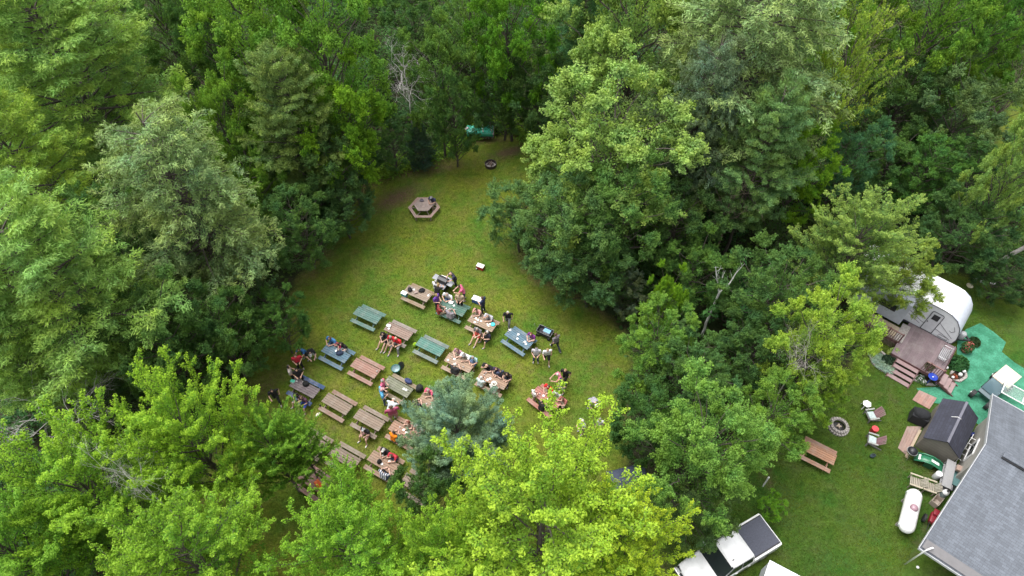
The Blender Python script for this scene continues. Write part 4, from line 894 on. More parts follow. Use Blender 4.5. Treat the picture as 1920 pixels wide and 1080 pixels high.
b = MB(); b.box((4.25, 1.45, .748), (2.2, .95, .012), bev=.004); o = b.obj('outdoor_rug', M['cloth'], color=(.4, .33, .23)); o.location = TO; o.rotation_euler.z = TR; tag(o, 'plain tan outdoor rug on the deck walkway by the slide out', 'rug')
b = MB(); b.box((2.85, 1.3, .765), (.55, 1.7, .014), bev=.004); o = b.obj('outdoor_rug', M['stone'], color=(.4, .33, .23)); o.location = TO; o.rotation_euler.z = TR; tag(o, 'speckled tan mat crossing the deck beside the plain rug', 'rug')
# metal bench on deck
t = holder('garden_bench', local(.15, 1.55, .74), TR+R(90), 'grey metal slatted bench at the right end of the deck', 'bench')
b = MB()
for i in range(5): b.box((0, -.2+i*.1, .42), (1.15, .06, .02))
b.obj('seat', M['steel'], t); b = MB()
for i in range(4): b.box((0, .26, .52+i*.1), (1.15, .02, .06))
b.obj('backrest', M['steel'], t)
for s in (-1, 1): b = MB(); b.tube([(s*.56, -.22, 0), (s*.56, -.22, .62), (s*.56, .25, .64), (s*.56, .28, .95)], .018, 6); b.tube([(s*.56, .25, .64), (s*.56, .27, 0)], .018, 6); b.obj('side_frame', M['steel'], t)
# carpet
CARPET = [(1795,640),(1810,618),(1838,606),(1862,622),(1886,642),(1878,660),(1902,680),(1935,700),(1980,740),(1980,790),(1880,812),(1838,800),(1800,765),(1742,754),(1718,728),(1752,726),(1790,722)]
P = [G(x, y) for x, y in CARPET]; b = MB(); b.prism([(p.x, p.y) for p in P], .004, .022)
m, nt, ns, ls, bb = newmat('green_carpet'); a = mixc(nt, ramp(nt, noise(nt, 1.2, 5), [(.38, 0), (.62, 1)]), (.02, .14, .075), (.05, .23, .14)); a = mixc(nt, 1, a, ramp(nt, noise(nt, 9, 6, .75), [(.3, .6), (.7, 1.3)]), 'MULTIPLY'); ls.new(a, bb.inputs['Base Color']); bb.inputs['Roughness'].default_value = .95
tag(b.obj('outdoor_carpet', m), 'bright green artificial turf carpet laid from the camper to the house', 'carpet')
# flower beds
def leafclump(seed, r, h, n, size, mat, asp=.6):
    g = np.random.default_rng(seed); a = g.random(n)*6.283; q = r*np.sqrt(g.random(n)); z = h*(g.random(n)**.5)*np.sqrt(np.maximum(1-(q/r)**2*.8, 0))
    c = np.column_stack([q*np.cos(a), q*np.sin(a), z]); nn = nrm(np.column_stack([np.cos(a)*.5, np.sin(a)*.5, np.ones(n)*.8])+g.normal(0, .4, (n, 3)))
    ax = nrm(g.normal(size=(n, 3))); u = nrm(ax-nn*np.sum(ax*nn, 1, keepdims=True)); v = np.cross(nn, u); s = size*(.6+.8*g.random(n))[:, None]
    return quadmesh('leaves', c, u*s*.6, v*s*asp*.5, nn*s*.1, np.clip(g.normal(.5, .25, n), 0, 1), np.clip(g.normal(.2, .2, n), 0, 1), mat)
CL = [leafclump(200+i, .5, .5, 700, .12, M['leaf']) for i in range(3)]; FLW = leafclump(210, .42, .58, 130, .09, M['plastic'], .9); PET = leafclump(211, .45, .6, 60, .13, M['plastic'], .9)
def plant(px, py, r, h, col, label, z=0, flower=None, name='plant', cat='plant', var=0, group=None, pot=None):
    p = G(px, py, z+h*.5); t = holder(name, (p.x, p.y, z), rnd.random()*6, label, cat, group)
    o = link('leaves', CL[var % 3], t, color=tuple(col)+(.5,)); o.scale = (r*2, r*2, h*2); 
    if pot: b = MB(); b.lathe([(0, 0), (r*.6, 0), (r*.8, pot), (r*.7, pot), (0, pot*.9)], 14, cap=False); b.obj('pot', M['plastic'], t, True, (.3, .13, .08)); o.location.z = pot*.8
    if flower: f = link('blossom', FLW, t, color=flower); f.scale = (r*2, r*2, h*2); f.location.z = o.location.z
    return t
bed = [(1629, 659), (1640, 652), (1660, 668), (1684, 690), (1676, 702), (1655, 696), (1636, 682)]
def edging(pts, label, zc=.13):
    t = holder('flower_bed', (0, 0, 0), 0, label, 'flower bed'); P = [G(x, y) for x, y in pts]; b = MB(); b.prism([(p.x, p.y) for p in P], .005, .06); b.obj('soil', M['paint'], t, color=(.035, .025, .02))
    b = MB(); k = len(P)
    for i in range(k):
        a, c = P[i], P[(i+1) % k]; L = (c-a).length; m_ = max(1, int(L/.3))
        for j in range(m_): q = a.lerp(c, (j+.5)/m_); b.box((q.x, q.y, zc/2+.006), (L/m_*.95, .16, zc), (0, 0, math.atan2(c.y-a.y, c.x-a.x)))
    b.obj('stone_edging', M['stone'], t)
edging(bed, 'curved stone edged bed of silvery plants left of the deck stairs')
edging([(1712, 712), (1722, 706), (1760, 700), (1778, 716), (1788, 726), (1762, 724), (1735, 721)], 'stone edged flower bed below the deck around the blue birdbath')
edging([(1782, 700), (1795, 690), (1808, 695), (1810, 708), (1798, 716), (1785, 712)], 'round stone bed with lamps at the right of the deck')
for i, (x, y, r_, h_) in enumerate([(1637, 664, .3, .4), (1644, 675, .34, .4), (1652, 684, .36, .42), (1662, 689, .36, .4), (1670, 692, .34, .38), (1648, 668, .3, .35), (1658, 678, .3, .35)]):
    plant(x, y, r_, h_, (.3, .4, .3), 'silvery green hosta in the curved bed left of the deck stairs', var=i, name='hosta', group='hostas in the curved bed')
plant(1678, 662, .42, .8, (.3, .42, .14), 'pale yellow green shrub against the deck railing', name='shrub', cat='shrub')
plant(1668, 676, .5, .6, (.03, .06, .03), 'dark shrub behind the silvery hostas', name='shrub', cat='shrub')
plant(1740, 692, .5, 1.0, (.06, .08, .03), 'dark reddish green shrub right of the main deck stairs', name='shrub', cat='shrub', var=1)
for i, (x, y, c_) in enumerate([(1724, 711, (.7, .7, .75)), (1732, 716, (.8, .8, .8)), (1728, 707, (.6, .62, .7)), (1762, 712, (.4, .2, .45)), (1768, 719, (.5, .35, .55)), (1756, 719, (.45, .2, .45)), (1776, 722, (.6, .5, .3))]):
    plant(x, y, .22, .3, (.05, .12, .03), ['white', 'bright white', 'pale lilac', 'purple', 'light purple', 'magenta', 'cream'][i]+' flowers in the bed under the blue birdbath', flower=c_, name='flowering_plant', cat='flowers', var=i)
plant(1813, 653, .38, .7, (.05, .13, .04), 'pink flowering bush at the nose of the camper', flower=(.7, .12, .15), name='flowering_plant', cat='flowers', pot=.3)
plant(1800, 680, .62, .9, (.04, .12, .035), 'leafy dark green shrub at the right corner of the deck', name='shrub', cat='shrub', var=2)
plant(1828, 640, .4, .5, (.03, .06, .02), 'dark weeds behind the camper nose', name='shrub', cat='shrub', var=1)
plant(1790, 706, .25, .3, (.12, .06, .03), 'rusty low plant in the round stone bed', name='flowering_plant', cat='flowers', flower=(.5, .1, .05))
for i, (x, y, r_) in enumerate([(1800, 703, .1), (1807, 697, .09), (1786, 708, .07), (1774, 690, .09)]):
    t = holder('garden_ornament', (*G(x, y, .3).xy, .0), 0, ['larger', 'upper', 'smallest', 'deck side'][i]+' white globe ornament around the round stone bed', 'ornament', 'white globe ornaments'); b = MB(); b.ball((0, 0, .36), r_*1.3, 12, 8); b.obj('globe', M['white'], t, True); b = MB(); b.tube([(0, 0, 0), (0, 0, .3)], .03, 6); b.obj('stem', M['dark'], t)
t = holder('birdbath', (*G(1749, 707, .9).xy, 0), 0, 'round cobalt blue birdbath bowl on a stem in the flower bed', 'birdbath')
b = MB(); b.lathe([(0, .82), (.12, .83), (.28, .93), (.3, .95), (.26, .94), (.1, .88), (0, .87)], 20, cap=False); b.obj('bowl', M['plastic'], t, True, (.01, .04, .33)); b = MB(); b.lathe([(.16, 0), (.05, .1), (.05, .7), (.1, .83)], 12); b.obj('pedestal', M['plastic'], t, True, (.02, .04, .2)); b = MB(); b.ball((0, 0, .92), .05, 8, 5); b.obj('ornament', M['white'], t)

# ---------------------------------------------------------------- shed
def shingles(name, col):
    m, nt, ns, ls, b = newmat(name); uv = N_(nt, 'ShaderNodeTexCoord').outputs['Object']
    br = N_(nt, 'ShaderNodeTexBrick'); ls.new(uv, br.inputs['Vector']); br.inputs['Scale'].default_value = 1.0
    br.inputs['Brick Width'].default_value = .34; br.inputs['Row Height'].default_value = .14; br.inputs['Mortar Size'].default_value = .008; br.inputs['Bias'].default_value = 0
    br.inputs['Color1'].default_value = tuple(c*.86 for c in col)+(1,); br.inputs['Color2'].default_value = tuple(c*1.14 for c in col)+(1,); br.inputs['Mortar'].default_value = tuple(c*.62 for c in col)+(1,)
    a = mixc(nt, 1, br.outputs[0], ramp(nt, noise(nt, .9, 6, .7, stretch=(1.6, .25, 1)), [(.3, .72), (.7, 1.15)]), 'MULTIPLY')
    a = mixc(nt, 1, a, ramp(nt, noise(nt, 40, 2, .7), [(.3, .8), (.7, 1.2)]), 'MULTIPLY')
    ls.new(a, b.inputs['Base Color']); b.inputs['Roughness'].default_value = .85; bump(nt, b, br.outputs['Fac'], -.4, .02); return m
def siding(name, col):
    m, nt, ns, ls, b = newmat(name); w = N_(nt, 'ShaderNodeTexWave'); w.bands_direction = 'Z'; w.wave_profile = 'SAW'; w.inputs['Scale'].default_value = 1.3; w.inputs['Distortion'].default_value = 0
    ls.new(N_(nt, 'ShaderNodeTexCoord').outputs['Object'], w.inputs['Vector']); a = mixc(nt, w.outputs['Fac'], tuple(c*.85 for c in col), col)
    a = mixc(nt, 1, a, ramp(nt, noise(nt, 2, 5), [(.3, .85), (.7, 1.05)]), 'MULTIPLY'); ls.new(a, b.inputs['Base Color']); b.inputs['Roughness'].default_value = .7; bump(nt, b, w.outputs['Fac'], .5, .02); return m
M['shingle'] = shingles('grey_shingles', (.115, .128, .152)); M['shingle_dark'] = shingles('black_shingles', (.034, .036, .055))
M['siding'] = siding('pale_siding', (.42, .4, .37)); M['siding_tan'] = siding('tan_siding', (.21, .19, .165))
def slab(b, quad, th):
    """tilted roof slab: quad of 4 points, thickness downward"""
    q = [Vector(v) for v in quad]; nn = (q[1]-q[0]).cross(q[3]-q[0]).normalized(); nn = -nn if nn.z > 0 else nn
    b.add([tuple(v) for v in q]+[tuple(v+nn*th) for v in q], [(0, 1, 2, 3), (7, 6, 5, 4), (0, 4, 5, 1), (1, 5, 6, 2), (2, 6, 7, 3), (3, 7, 4, 0)])
ez, rz_ = 1.35, 2.15
E1, E2 = G(1768, 746, ez), G(1731, 820, ez); F1, F2 = G(1835, 785, ez), G(1799, 860, ez)
sc = (E1+E2+F1+F2)/4; sh = math.atan2(*(E1-E2).yx); SL = ((E1-E2).length+(F1-F2).length)/2; SW = ((E1-F1).length+(E2-F2).length)/2
shed = holder('shed', (sc.x, sc.y, 0), sh, 'small tan shed with a dark blue black shingle roof between the yard and the house', 'shed')
hl, hw = SL/2, SW/2
b = MB(); slab(b, [(-hl, hw, ez), (hl, hw, ez), (hl, .0, rz_), (-hl, .0, rz_)], .05); b.obj('roof_slope', M['shingle_dark'], shed)
b = MB(); slab(b, [(-hl, -hw, ez), (hl, -hw, ez), (hl, .0, rz_), (-hl, .0, rz_)], .05); b.obj('roof_slope', M['shingle_dark'], shed)
b = MB(); b.beam((-hl, 0, rz_+.01), (hl, 0, rz_+.01), .14, .02); b.obj('ridge_cap', M['paint'], shed, color=(.12, .12, .15))
b = MB(); iw = hw-.06; il = hl-.1
b.extr([(-iw, 0), (iw, 0), (iw, ez-.06), (0, rz_-.1), (-iw, ez-.06)], 2*il, lambda a, c, s: (s-il, a, c)); b.obj('walls', M['siding_tan'], shed)
b = MB(); b.tube([(.3, .35, rz_-.24), (.3, .1, rz_+.02), (.3, -.1, rz_+.0)], .018, 6); b.obj('white_pipe', M['white'], shed)
b = MB(); b.box((il+.01, 0, .75), (.04, .8, 1.3)); dd = b.obj('door', M['paint'], shed, color=(.3, .28, .25)); b = MB(); b.box((il+.05, .3, .75), (.04, .04, .12)); b.obj('handle', M['dark'], dd)

# ---------------------------------------------------------------- house
EZ = 2.3; RZ = 2.3
A1, A2 = G(1861, 740, EZ), G(1724, 1027, EZ); hc = (A1+A2)/2; HW = (A1-A2).length/2; hh = math.atan2(*(A2-A1).yx)+R(90)
while ((A2-A1).xy.normalized()).cross((G(1848, 832, RZ)-A1).xy) > 0.0 and RZ < 8: RZ += .05
print('RIDGE', RZ, HW)      # ridge runs away from the seen gable
house = holder('house', (hc.x, hc.y, 0), hh, 'house with a large blue grey shingle roof and pale siding at the bottom right', 'house')
HL = 15.0; ov = .35
b = MB(); slab(b, [(0, -HW, EZ), (HL, -HW, EZ), (HL, 0, RZ), (0, 0, RZ)], .16); o1 = b.mesh('roof_slope', M['shingle'])
for s in (-1, 1):
    # each slope is modelled flat in its own frame so that the shingle rows follow the slope
    o = bpy.data.objects.new('roof_slope', None); bpy.data.objects.remove(o)
    sl = math.hypot(HW, RZ-EZ); b = MB(); b.box((HL/2, sl/2, -.08), (HL, sl, .16)); o = b.obj('roof_slope', M['shingle'], house)
    o.location = (0, s*HW, EZ) if s < 0 else (HL, s*HW, EZ); ang = math.atan2(RZ-EZ, HW); o.rotation_euler = Euler((ang, 0, 0 if s < 0 else math.pi), 'XYZ')
b = MB(); b.beam((.9, 0, RZ+.07), (HL, 0, RZ+.07), .34, .07); b.obj('ridge_vent', M['shingle'], house)
b = MB(); b.beam((.9, -.2, RZ-.02), (HL, -.2, RZ-.02), .06, .05); b.obj('vent_gap', M['dark'], house)
b = MB()
for s in (-1, 1): b.beam((-.03, s*HW, EZ-.02), (-.03, 0, RZ+.0), .035, .2); b.beam((-.03, s*(HW+.03), EZ-.08), (HL, s*(HW+.03), EZ-.08), .05, .16)
b.obj('white_fascia', M['paint'], house, color=(.4, .41, .43))
b = MB(); iw = HW-.9; ew = EZ+(RZ-EZ)*.9/HW-.2; b.extr([(.4, 0), (iw, 0), (iw, ew), (.4, RZ-.45)], HL-1, lambda a, c, s: (s+.5, a, c)); b.extr([(-iw, 0), (.4, 0), (.4, RZ-.45), (-iw, ew)], HL-3.2, lambda a, c, s: (s+2.7, a, c)); b.obj('walls', M['siding'], house)
b = MB(); b.box((.49, 2.2, 1.4), (.06, 1.1, .9)); wf = b.obj('window', M['glass'], house); b = MB()
for z in (.9, 1.9): b.box((.46, 2.2, z), (.07, 1.3, .08))
for y in (1.6, 2.8): b.box((.46, y, 1.4), (.068, .08, 1.08))
b.obj('frame', M['white'], wf)
b = MB(); b.box((2.68, -2.6, 1.02), (.06, .95, 2.04)); dr = b.obj('door', M['paint'], house, color=(.5, .5, .48)); b = MB(); b.ball((2.62, -2.25, 1.0), .04, 8, 5); b.obj('handle', M['steel'], dr)
b = MB(); b.box((HL/2, -HW+.27, EZ+.24), (HL-.1, .5, .03), (math.atan2(RZ-EZ, HW), 0, 0)); b.obj('eave_strip', M['paint'], house, color=(.13, .125, .13))
# vent pipe near the eave
P0 = G(1733, 1034, EZ+.05); P1 = G(1752, 1026, EZ+.55); 
t = holder('gooseneck_pipe', (P0.x, P0.y, 0), 0, 'white bent pipe at the lower corner of the house roof', 'pipe')
b = MB(); d = P1-P0; b.tube([(0, 0, 0), (0, 0, EZ+.15), (d.x*.15, d.y*.15, EZ+.35), (d.x*.8, d.y*.8, EZ+.5), (d.x, d.y, EZ+.42), (d.x*1.02, d.y*1.02, EZ+.3)], .045, 8); b.obj('pipe', M['white'], t, True)
# clear lean-to roof behind the house corner
t = holder('glass_lean_to', (G(1875, 738, 2.1).x, G(1875, 738, 2.1).y, 0), hh, 'clear panelled lean to roof beyond the top corner of the house', 'lean to')
m, nt, ns, ls, bb = newmat('clear_panel'); bb.inputs['Base Color'].default_value = (.75, .85, .82, 1); bb.inputs['Transmission Weight'].default_value = .9; bb.inputs['Roughness'].default_value = .12; bb.inputs['IOR'].default_value = 1.1
b = MB(); slab(b, [(0, 0, 2.25), (3.6, 0, 2.25), (3.6, 1.1, 2.1), (0, 1.1, 2.1)], .015); b.obj('clear_panel', m, t); b = MB()
for x in (0, 1.2, 2.4, 3.6): b.beam((x, 0, 2.27), (x, 1.1, 2.12), .045, .045)
for y, z in ((0, 2.27), (1.12, 2.12)): b.beam((-.03, y, z), (3.63, y, z), .045, .05)
for x in (0, 3.6): b.box((x, 1.1, 1.05), (.05, .05, 2.1))
b.obj('frame', M['white'], t)

# ---------------------------------------------------------------- utility cart
p = G(1888, 706, 1.75); cart = holder('utility_cart', (p.x, p.y, 0), R(214), 'four wheeled golf cart with cream roof and blue grey front beside the house corner', 'golf cart')
b = MB(); b.box((0, 0, 1.75), (1.5, 1.1, .07), bev=.03); b.obj('roof', M['plastic'], cart, color=(.58, .47, .38))
b = MB(); b.box((.05, 0, .45), (2.1, .95, .18), bev=.05); b.extr([(.75, .5), (1.35, .5), (1.4, .7), (1.2, .82), (.8, .9)], .95, lambda a, c, s: (a, s-.475, c)); b.obj('body', M['paint'], cart, color=(.06, .1, .12))
b = MB(); b.box((-.15, 0, .68), (.5, .95, .16), bev=.05); b.box((-.42, 0, .98), (.12, .95, .5), bev=.05); b.obj('seat', M['plastic'], cart, color=(.6, .52, .43))
b = MB(); b.box((-.95, 0, .62), (.65, 1.0, .1)); b.box((-1.25, 0, .78), (.05, 1.0, .3)); b.obj('cargo_box', M['paint'], cart, color=(.05, .06, .06))
m, nt, ns, ls, bb = newmat('windscreen'); bb.inputs['Base Color'].default_value = (.22, .34, .4, 1); bb.inputs['Roughness'].default_value = .1; bb.inputs['Transmission Weight'].default_value = .55
b = MB(); slab(b, [(1.22, -.5, .92), (1.22, .5, .92), (.76, .5, 1.72), (.76, -.5, 1.72)], .02); b.obj('windscreen', m, cart)
b = MB()
for s in (-1, 1): b.tube([(1.22, s*.5, .9), (.74, s*.5, 1.73)], .022, 6); b.tube([(-.45, s*.5, .5), (-.7, s*.5, 1.73)], .022, 6)
b.obj('frame', M['dark'], cart)
for x, s in ((1.5, 1), (1.5, -1), (-.85, 1), (-.85, -1)): b = MB(); b.tube([(x, s*.4, .28), (x, s*.66, .28)], .29, 16); w_ = b.obj('wheel', M['dark'], cart); b = MB(); b.tube([(x, s*.66, .26), (x, s*.69, .26)], .12, 12); b.obj('rim', M['steel'], w_)
b = MB(); b.lathe([(.15, 0), (.17, .02), (.15, .03)], 14, c=(.45, .2, 1.0)); b.obj('steering_wheel', M['dark'], cart)

# ---------------------------------------------------------------- pickup
rc = (G(1425, 965, 1.35)+G(1464, 1017, 1.35))/2; TH = math.atan2(-(G(1464, 1017, 1.35)-G(1425, 965, 1.35)).x, (G(1464, 1017, 1.35)-G(1425, 965, 1.35)).y)+math.pi
truck = holder('pickup_truck', (rc.x, rc.y, 0), R(208), 'white four door pickup with a dark grey bed cover parked under the dull green tree', 'pickup')
WT = .98; white = (.78, .79, .8)
def section(b, secs):
    """loft of rounded cross-sections: (x, halfwidth, z0, z1)"""
    n = 10; base = len(b.v)
    vs = []
    for x, w, z0, z1 in secs:
        r = min(.14, (z1-z0)/3)
        vs += [(x, -w, z0), (x, -w, z1-r), (x, -w+r*.3, z1-r*.3), (x, -w+r, z1), (x, -w*.4, z1+.012), (x, w*.4, z1+.012), (x, w-r, z1), (x, w-r*.3, z1-r*.3), (x, w, z1-r), (x, w, z0)]
    fs = [(i*n+j, i*n+(j+1) % n, (i+1)*n+(j+1) % n, (i+1)*n+j) for i in range(len(secs)-1) for j in range(n)]
    fs += [tuple(reversed(range(n))), tuple(range((len(secs)-1)*n, len(secs)*n))]; b.add(vs, fs)
b = MB(); section(b, [(1.85, WT, .42, 1.2), (3.9, WT, .42, 1.2), (4.3, WT*.99, .42, 1.17), (5.1, WT*.96, .42, 1.1), (5.5, WT*.9, .45, 1.02), (5.66, WT*.78, .5, .9)]); body = b.obj('body', M['white'], truck, True)
b = MB(); section(b, [(1.88, WT*.9, 1.15, 1.35), (1.95, WT*.86, 1.15, 1.86), (2.6, WT*.84, 1.15, 1.93), (3.2, WT*.83, 1.15, 1.91), (3.42, WT*.82, 1.15, 1.86)]); b.obj('cab_roof', M['white'], truck, True)
b = MB(); b.add([(3.38, -.78, 1.87), (3.38, .78, 1.87), (4.15, .9, 1.2), (4.15, -.9, 1.2), (3.36, -.78, 1.82), (3.36, .78, 1.82), (4.05, .88, 1.16), (4.05, -.88, 1.16)], [(0, 1, 2, 3), (4, 7, 6, 5), (0, 3, 7, 4), (1, 5, 6, 2)]); b.obj('windscreen', M['glass'], truck)
for s in (-1, 1):
    for x0, x1, x2, x3 in ((2.02, 2.68, 2.68, 1.98), (2.74, 3.34, 3.88, 2.74)):
        y1, y0 = s*(WT*.845+.008), s*(WT*.955)
        b = MB(); b.add([(x0, y1, 1.8), (x1, y1, 1.8), (x2, y0, 1.22), (x3, y0, 1.22)]+[(x0, y1-s*.02, 1.8), (x1, y1-s*.02, 1.8), (x2, y0-s*.02, 1.22), (x3, y0-s*.02, 1.22)], [(0, 1, 2, 3), (7, 6, 5, 4), (0, 4, 5, 1), (1, 5, 6, 2), (2, 6, 7, 3), (3, 7, 4, 0)]); b.obj('side_window', M['glass'], truck)
    b = MB(); b.add([(1.9, s*WT*.9, 1.2), (1.98, s*WT*.95, 1.2), (3.95, s*WT*.95, 1.2), (4.12, s*WT*.9, 1.2), (3.4, s*WT*.82, 1.86), (1.95, s*WT*.84, 1.84)], [(0, 1, 2, 3, 4, 5)]); b.obj('door_pillar', M['white'], truck)
    b = MB(); b.box((3.75, s*(WT+.12), 1.28), (.14, .24, .2), bev=.04); b.obj('wing_mirror', M['white'], truck, True)
    for x in (2.2, 3.05): b = MB(); b.box((x, s*(WT+.012), 1.02), (.18, .03, .04), bev=.01); b.obj('door_handle', M['white'], truck)
    b = MB(); b.box((5.56, s*.66, .86), (.18, .34, .2), bev=.04); b.obj('headlight', M['glass'], truck, True)
    b = MB(); b.box((-.06, s*.86, 1.0), (.05, .18, .42), bev=.02); b.obj('tail_light', M['plastic'], truck, color=(.4, .01, .01))
b = MB()
for s in (-1, 1): section(b, []) if False else b.box((.92, s*(WT-.06), .88), (1.88, .12, .92), bev=.04)
b.box((.0, 0, .9), (.08, 1.84, .88), bev=.02); b.box((.92, 0, .6), (1.84, 1.8, .3)); b.obj('cargo_bed', M['white'], truck, True)
b = MB(); b.box((.93, 0, 1.355), (1.82, 1.72, .035), bev=.012); b.obj('bed_cover', M['cloth'], truck, color=(.07, .075, .1))
b = MB(); 
for s in (-1, 1): b.box((.93, s*.84, 1.36), (1.84, .05, .05), bev=.01)
b.obj('cover_rail', M['dark'], truck)
b = MB(); b.box((-.12, 0, .55), (.16, 1.8, .18), bev=.03); b.obj('bumper', M['steel'], truck); b = MB(); b.box((5.68, 0, .55), (.2, 1.8, .24), bev=.06); b.obj('bumper', M['steel'], truck)
b = MB(); b.box((5.68, 0, .82), (.05, .95, .26), bev=.02); b.obj('grille', M['dark'], truck)
b = MB(); b.box((3.15, .45, 1.95), (.12, .05, .04), bev=.01); b.obj('roof_antenna', M['dark'], truck)
b = MB(); b.tube([(4.08, -.5, 1.26), (4.0, .1, 1.3)], .012, 5); b.tube([(4.1, .3, 1.24), (4.02, .8, 1.27)], .012, 5); b.obj('wiper', M['dark'], truck)
for x in (1.0, 4.65):
    for s in (-1, 1): b = MB(); b.tube([(x, s*(WT-.25), .4), (x, s*(WT+.01), .4)], .4, 20); w_ = b.obj('wheel', M['dark'], truck); b = MB(); b.tube([(x, s*WT, .4), (x, s*(WT+.02), .4)], .22, 14); b.obj('rim', M['steel'], w_)
# enclosed white trailer
c0 = G(1443, 1050, 2.1); c1 = G(1500, 1080, 2.1); c2 = G(1431, 1080, 2.1); th = math.atan2((c1-c0).y, (c1-c0).x)
t = holder('cargo_trailer', (c0.x, c0.y, 0), th, 'flat roofed white cargo trailer cut by the bottom edge behind the pickup', 'trailer')
b = MB(); b.box((2.3, -1.05, 2.08), (4.6, 2.1, .05), bev=.015); b.obj('roof', M['white'], t)
b = MB(); b.box((2.3, -1.05, 1.25), (4.54, 2.04, 1.6), bev=.02); b.obj('walls', M['paint'], t, color=(.6, .62, .65))
b = MB()
for x in (1.2, 2.4, 3.6): b.box((x, -1.05, 2.11), (.05, 2.06, .012))
b.box((2.3, -.02, 2.11), (4.56, .04, .02)); b.obj('roof_seam', M['paint'], t, color=(.66, .7, .75))
for s in (-.0, -2.1): b = MB(); b.tube([(2.6, s-.1, .33), (2.6, s+.1, .33)], .33, 16); b.obj('wheel', M['dark'], t)

# ---------------------------------------------------------------- propane tank
p = G(1708, 957, .85); tk = holder('propane_tank', (p.x, p.y, 0), R(59.5), 'long white propane tank with a mauve dome lying on the yard grass', 'propane tank')
b = MB(); Q = Euler((0, R(90), 0)).to_matrix(); r0 = .44; hl_ = 1.42
prof_ = [(r0*math.sin(R(a)), -hl_+r0-r0*math.cos(R(a))) for a in range(0, 91, 15)]+[(r0*math.sin(R(a)), hl_-r0-r0*math.cos(R(a))) for a in range(90, 181, 15)]
b.lathe([(max(r, .001), z) for r, z in prof_], 24, c=(0, 0, .78), M=Q); b.obj('tank_shell', M['white'], tk, True)
b = MB(); b.lathe([(.21, 0), (.22, .12), (.17, .2), (.08, .24), (0, .25)], 18, c=(.02, 0, 1.15), cap=False); b.obj('dome', M['plastic'], tk, True, (.32, .2, .24))
for x in (-.8, .8): b = MB(); b.box((x, 0, .2), (.12, .7, .4)); b.obj('saddle', M['stone'], tk)
b = MB()
for x in (-.95, -.5, .75): b.lathe([(.025, 0), (.025, .06), (0, .07)], 8, c=(x, .03, 1.2), cap=False)
b.obj('fitting', M['steel'], tk)
b = MB(); b.box((.95, .47, .95), (.12, .03, .18)); b.box((-1.2, .45, .9), (.08, .06, .14)); b.obj('lifting_lug', M['paint'], tk, color=(.5, .55, .55))

# ---------------------------------------------------------------- garden chairs and small tables
def adirondack(px, py, rz, label):
    t = holder('garden_chair', (*G(px, py, .35).xy, 0), rz, label, 'garden chair', 'matching slatted garden chairs')
    b = MB()
    for i in range(6): b.box((0, .28-i*.1, .36-i*.02), (.52, .085, .022), (R(8), 0, 0))
    b.obj('seat', M['wood'], t, color=(.2, .19, .19))
    b = MB()
    for i in range(6): b.beam(((i-2.5)*.09, -.2, .3), ((i-2.5)*.105, -.55, .98-abs(i-2.5)*.03), .075, .02)
    b.obj('backrest', M['wood'], t, color=(.26, .14, .16))
    for s in (-1, 1):
        b = MB(); b.box((s*.34, .05, .56), (.1, .62, .025), bev=.008); b.obj('armrest', M['wood'], t, color=(.3, .31, .29))
        b = MB(); b.box((s*.33, .3, .28), (.035, .09, .56)); b.beam((s*.29, .32, .34), (s*.29, -.6, .03), .035, .1); b.obj('leg', M['wood'], t, color=(.2, .19, .19))
    b = MB(); b.box((0, .06, .42), (.48, .46, .07), (R(8), 0, 0), bev=.025); b.obj('cushion', M['cloth'], t, color=(.42, .5, .5)); return t
adirondack(1635, 779, R(98), 'slatted garden chair with grey cushion between the white table and the red stool')
adirondack(1637, 826, R(68), 'slatted garden chair with grey cushion just below the red stool')
t = holder('plastic_table', (*G(1626, 757, .45).xy, 0), .2, 'small white six sided plastic table near the garden chairs', 'side table')
b = MB(); b.lathe([(.0, .42), (.27, .42), (.28, .44), (.27, .46), (0, .462)], 6, cap=False); b.obj('tabletop', M['white'], t)
for i in range(4): a = i*1.571+.4; b = MB(); b.beam((.18*math.cos(a), .18*math.sin(a), .43), (.28*math.cos(a), .28*math.sin(a), 0), .05, .03); b.obj('leg', M['white'], t)
t = holder('stool', (*G(1641, 804, .4).xy, 0), .2, 'round red metal stool between the two slatted garden chairs', 'stool')
b = MB(); b.lathe([(0, .42), (.2, .42), (.215, .44), (.2, .46), (0, .462)], 18, cap=False); b.obj('seat', M['plastic'], t, color=(.55, .05, .06)); b = MB(); b.lathe([(.2, .0), (.2, .03), (.19, .4), (.18, .42)], 18, cap=False); b.obj('drum', M['plastic'], t, True, (.3, .02, .025))
bag(G(1636, 855, .1), .3, (.03, .05, .06), (.4, .25, .16), 'dark tool bag lying on the grass below the lower garden chair')
# double slatted bench beside the tank
def slatbench(px, py, rz, label):
    t = holder('slatted_bench', (*G(px, py, .35).xy, 0), rz, label, 'garden chair', 'weathered wooden garden chairs by the tank'); b = MB()
    for i in range(6): b.box(((i-2.5)*.1, 0, .36), (.07, .62, .025))
    b.obj('seat', M['wood'], t, color=(.33, .29, .24)); b = MB()
    for i in range(6): b.beam((-.3-.0, (i-2.5)*.1, .4), (-.52, (i-2.5)*.1, .85), .07, .02)
    b.obj('backrest', M['wood'], t, color=(.36, .33, .27))
    for s in (-1, 1):
        b = MB(); b.box((.02, s*.36, .57), (.72, .09, .025)); b.obj('armrest', M['wood'], t, color=(.42, .37, .28))
        for x in (-.26, .28): b = MB(); b.box((x, s*.35, .28), (.06, .04, .56)); b.obj('leg', M['wood'], t, color=(.32, .28, .22))
    return t
slatbench(1716, 904, R(157), 'weathered wooden slatted chair nearest the top of the propane tank')
slatbench(1742, 913, R(157), 'weathered wooden slatted chair between the tank and the white plastic barrel')
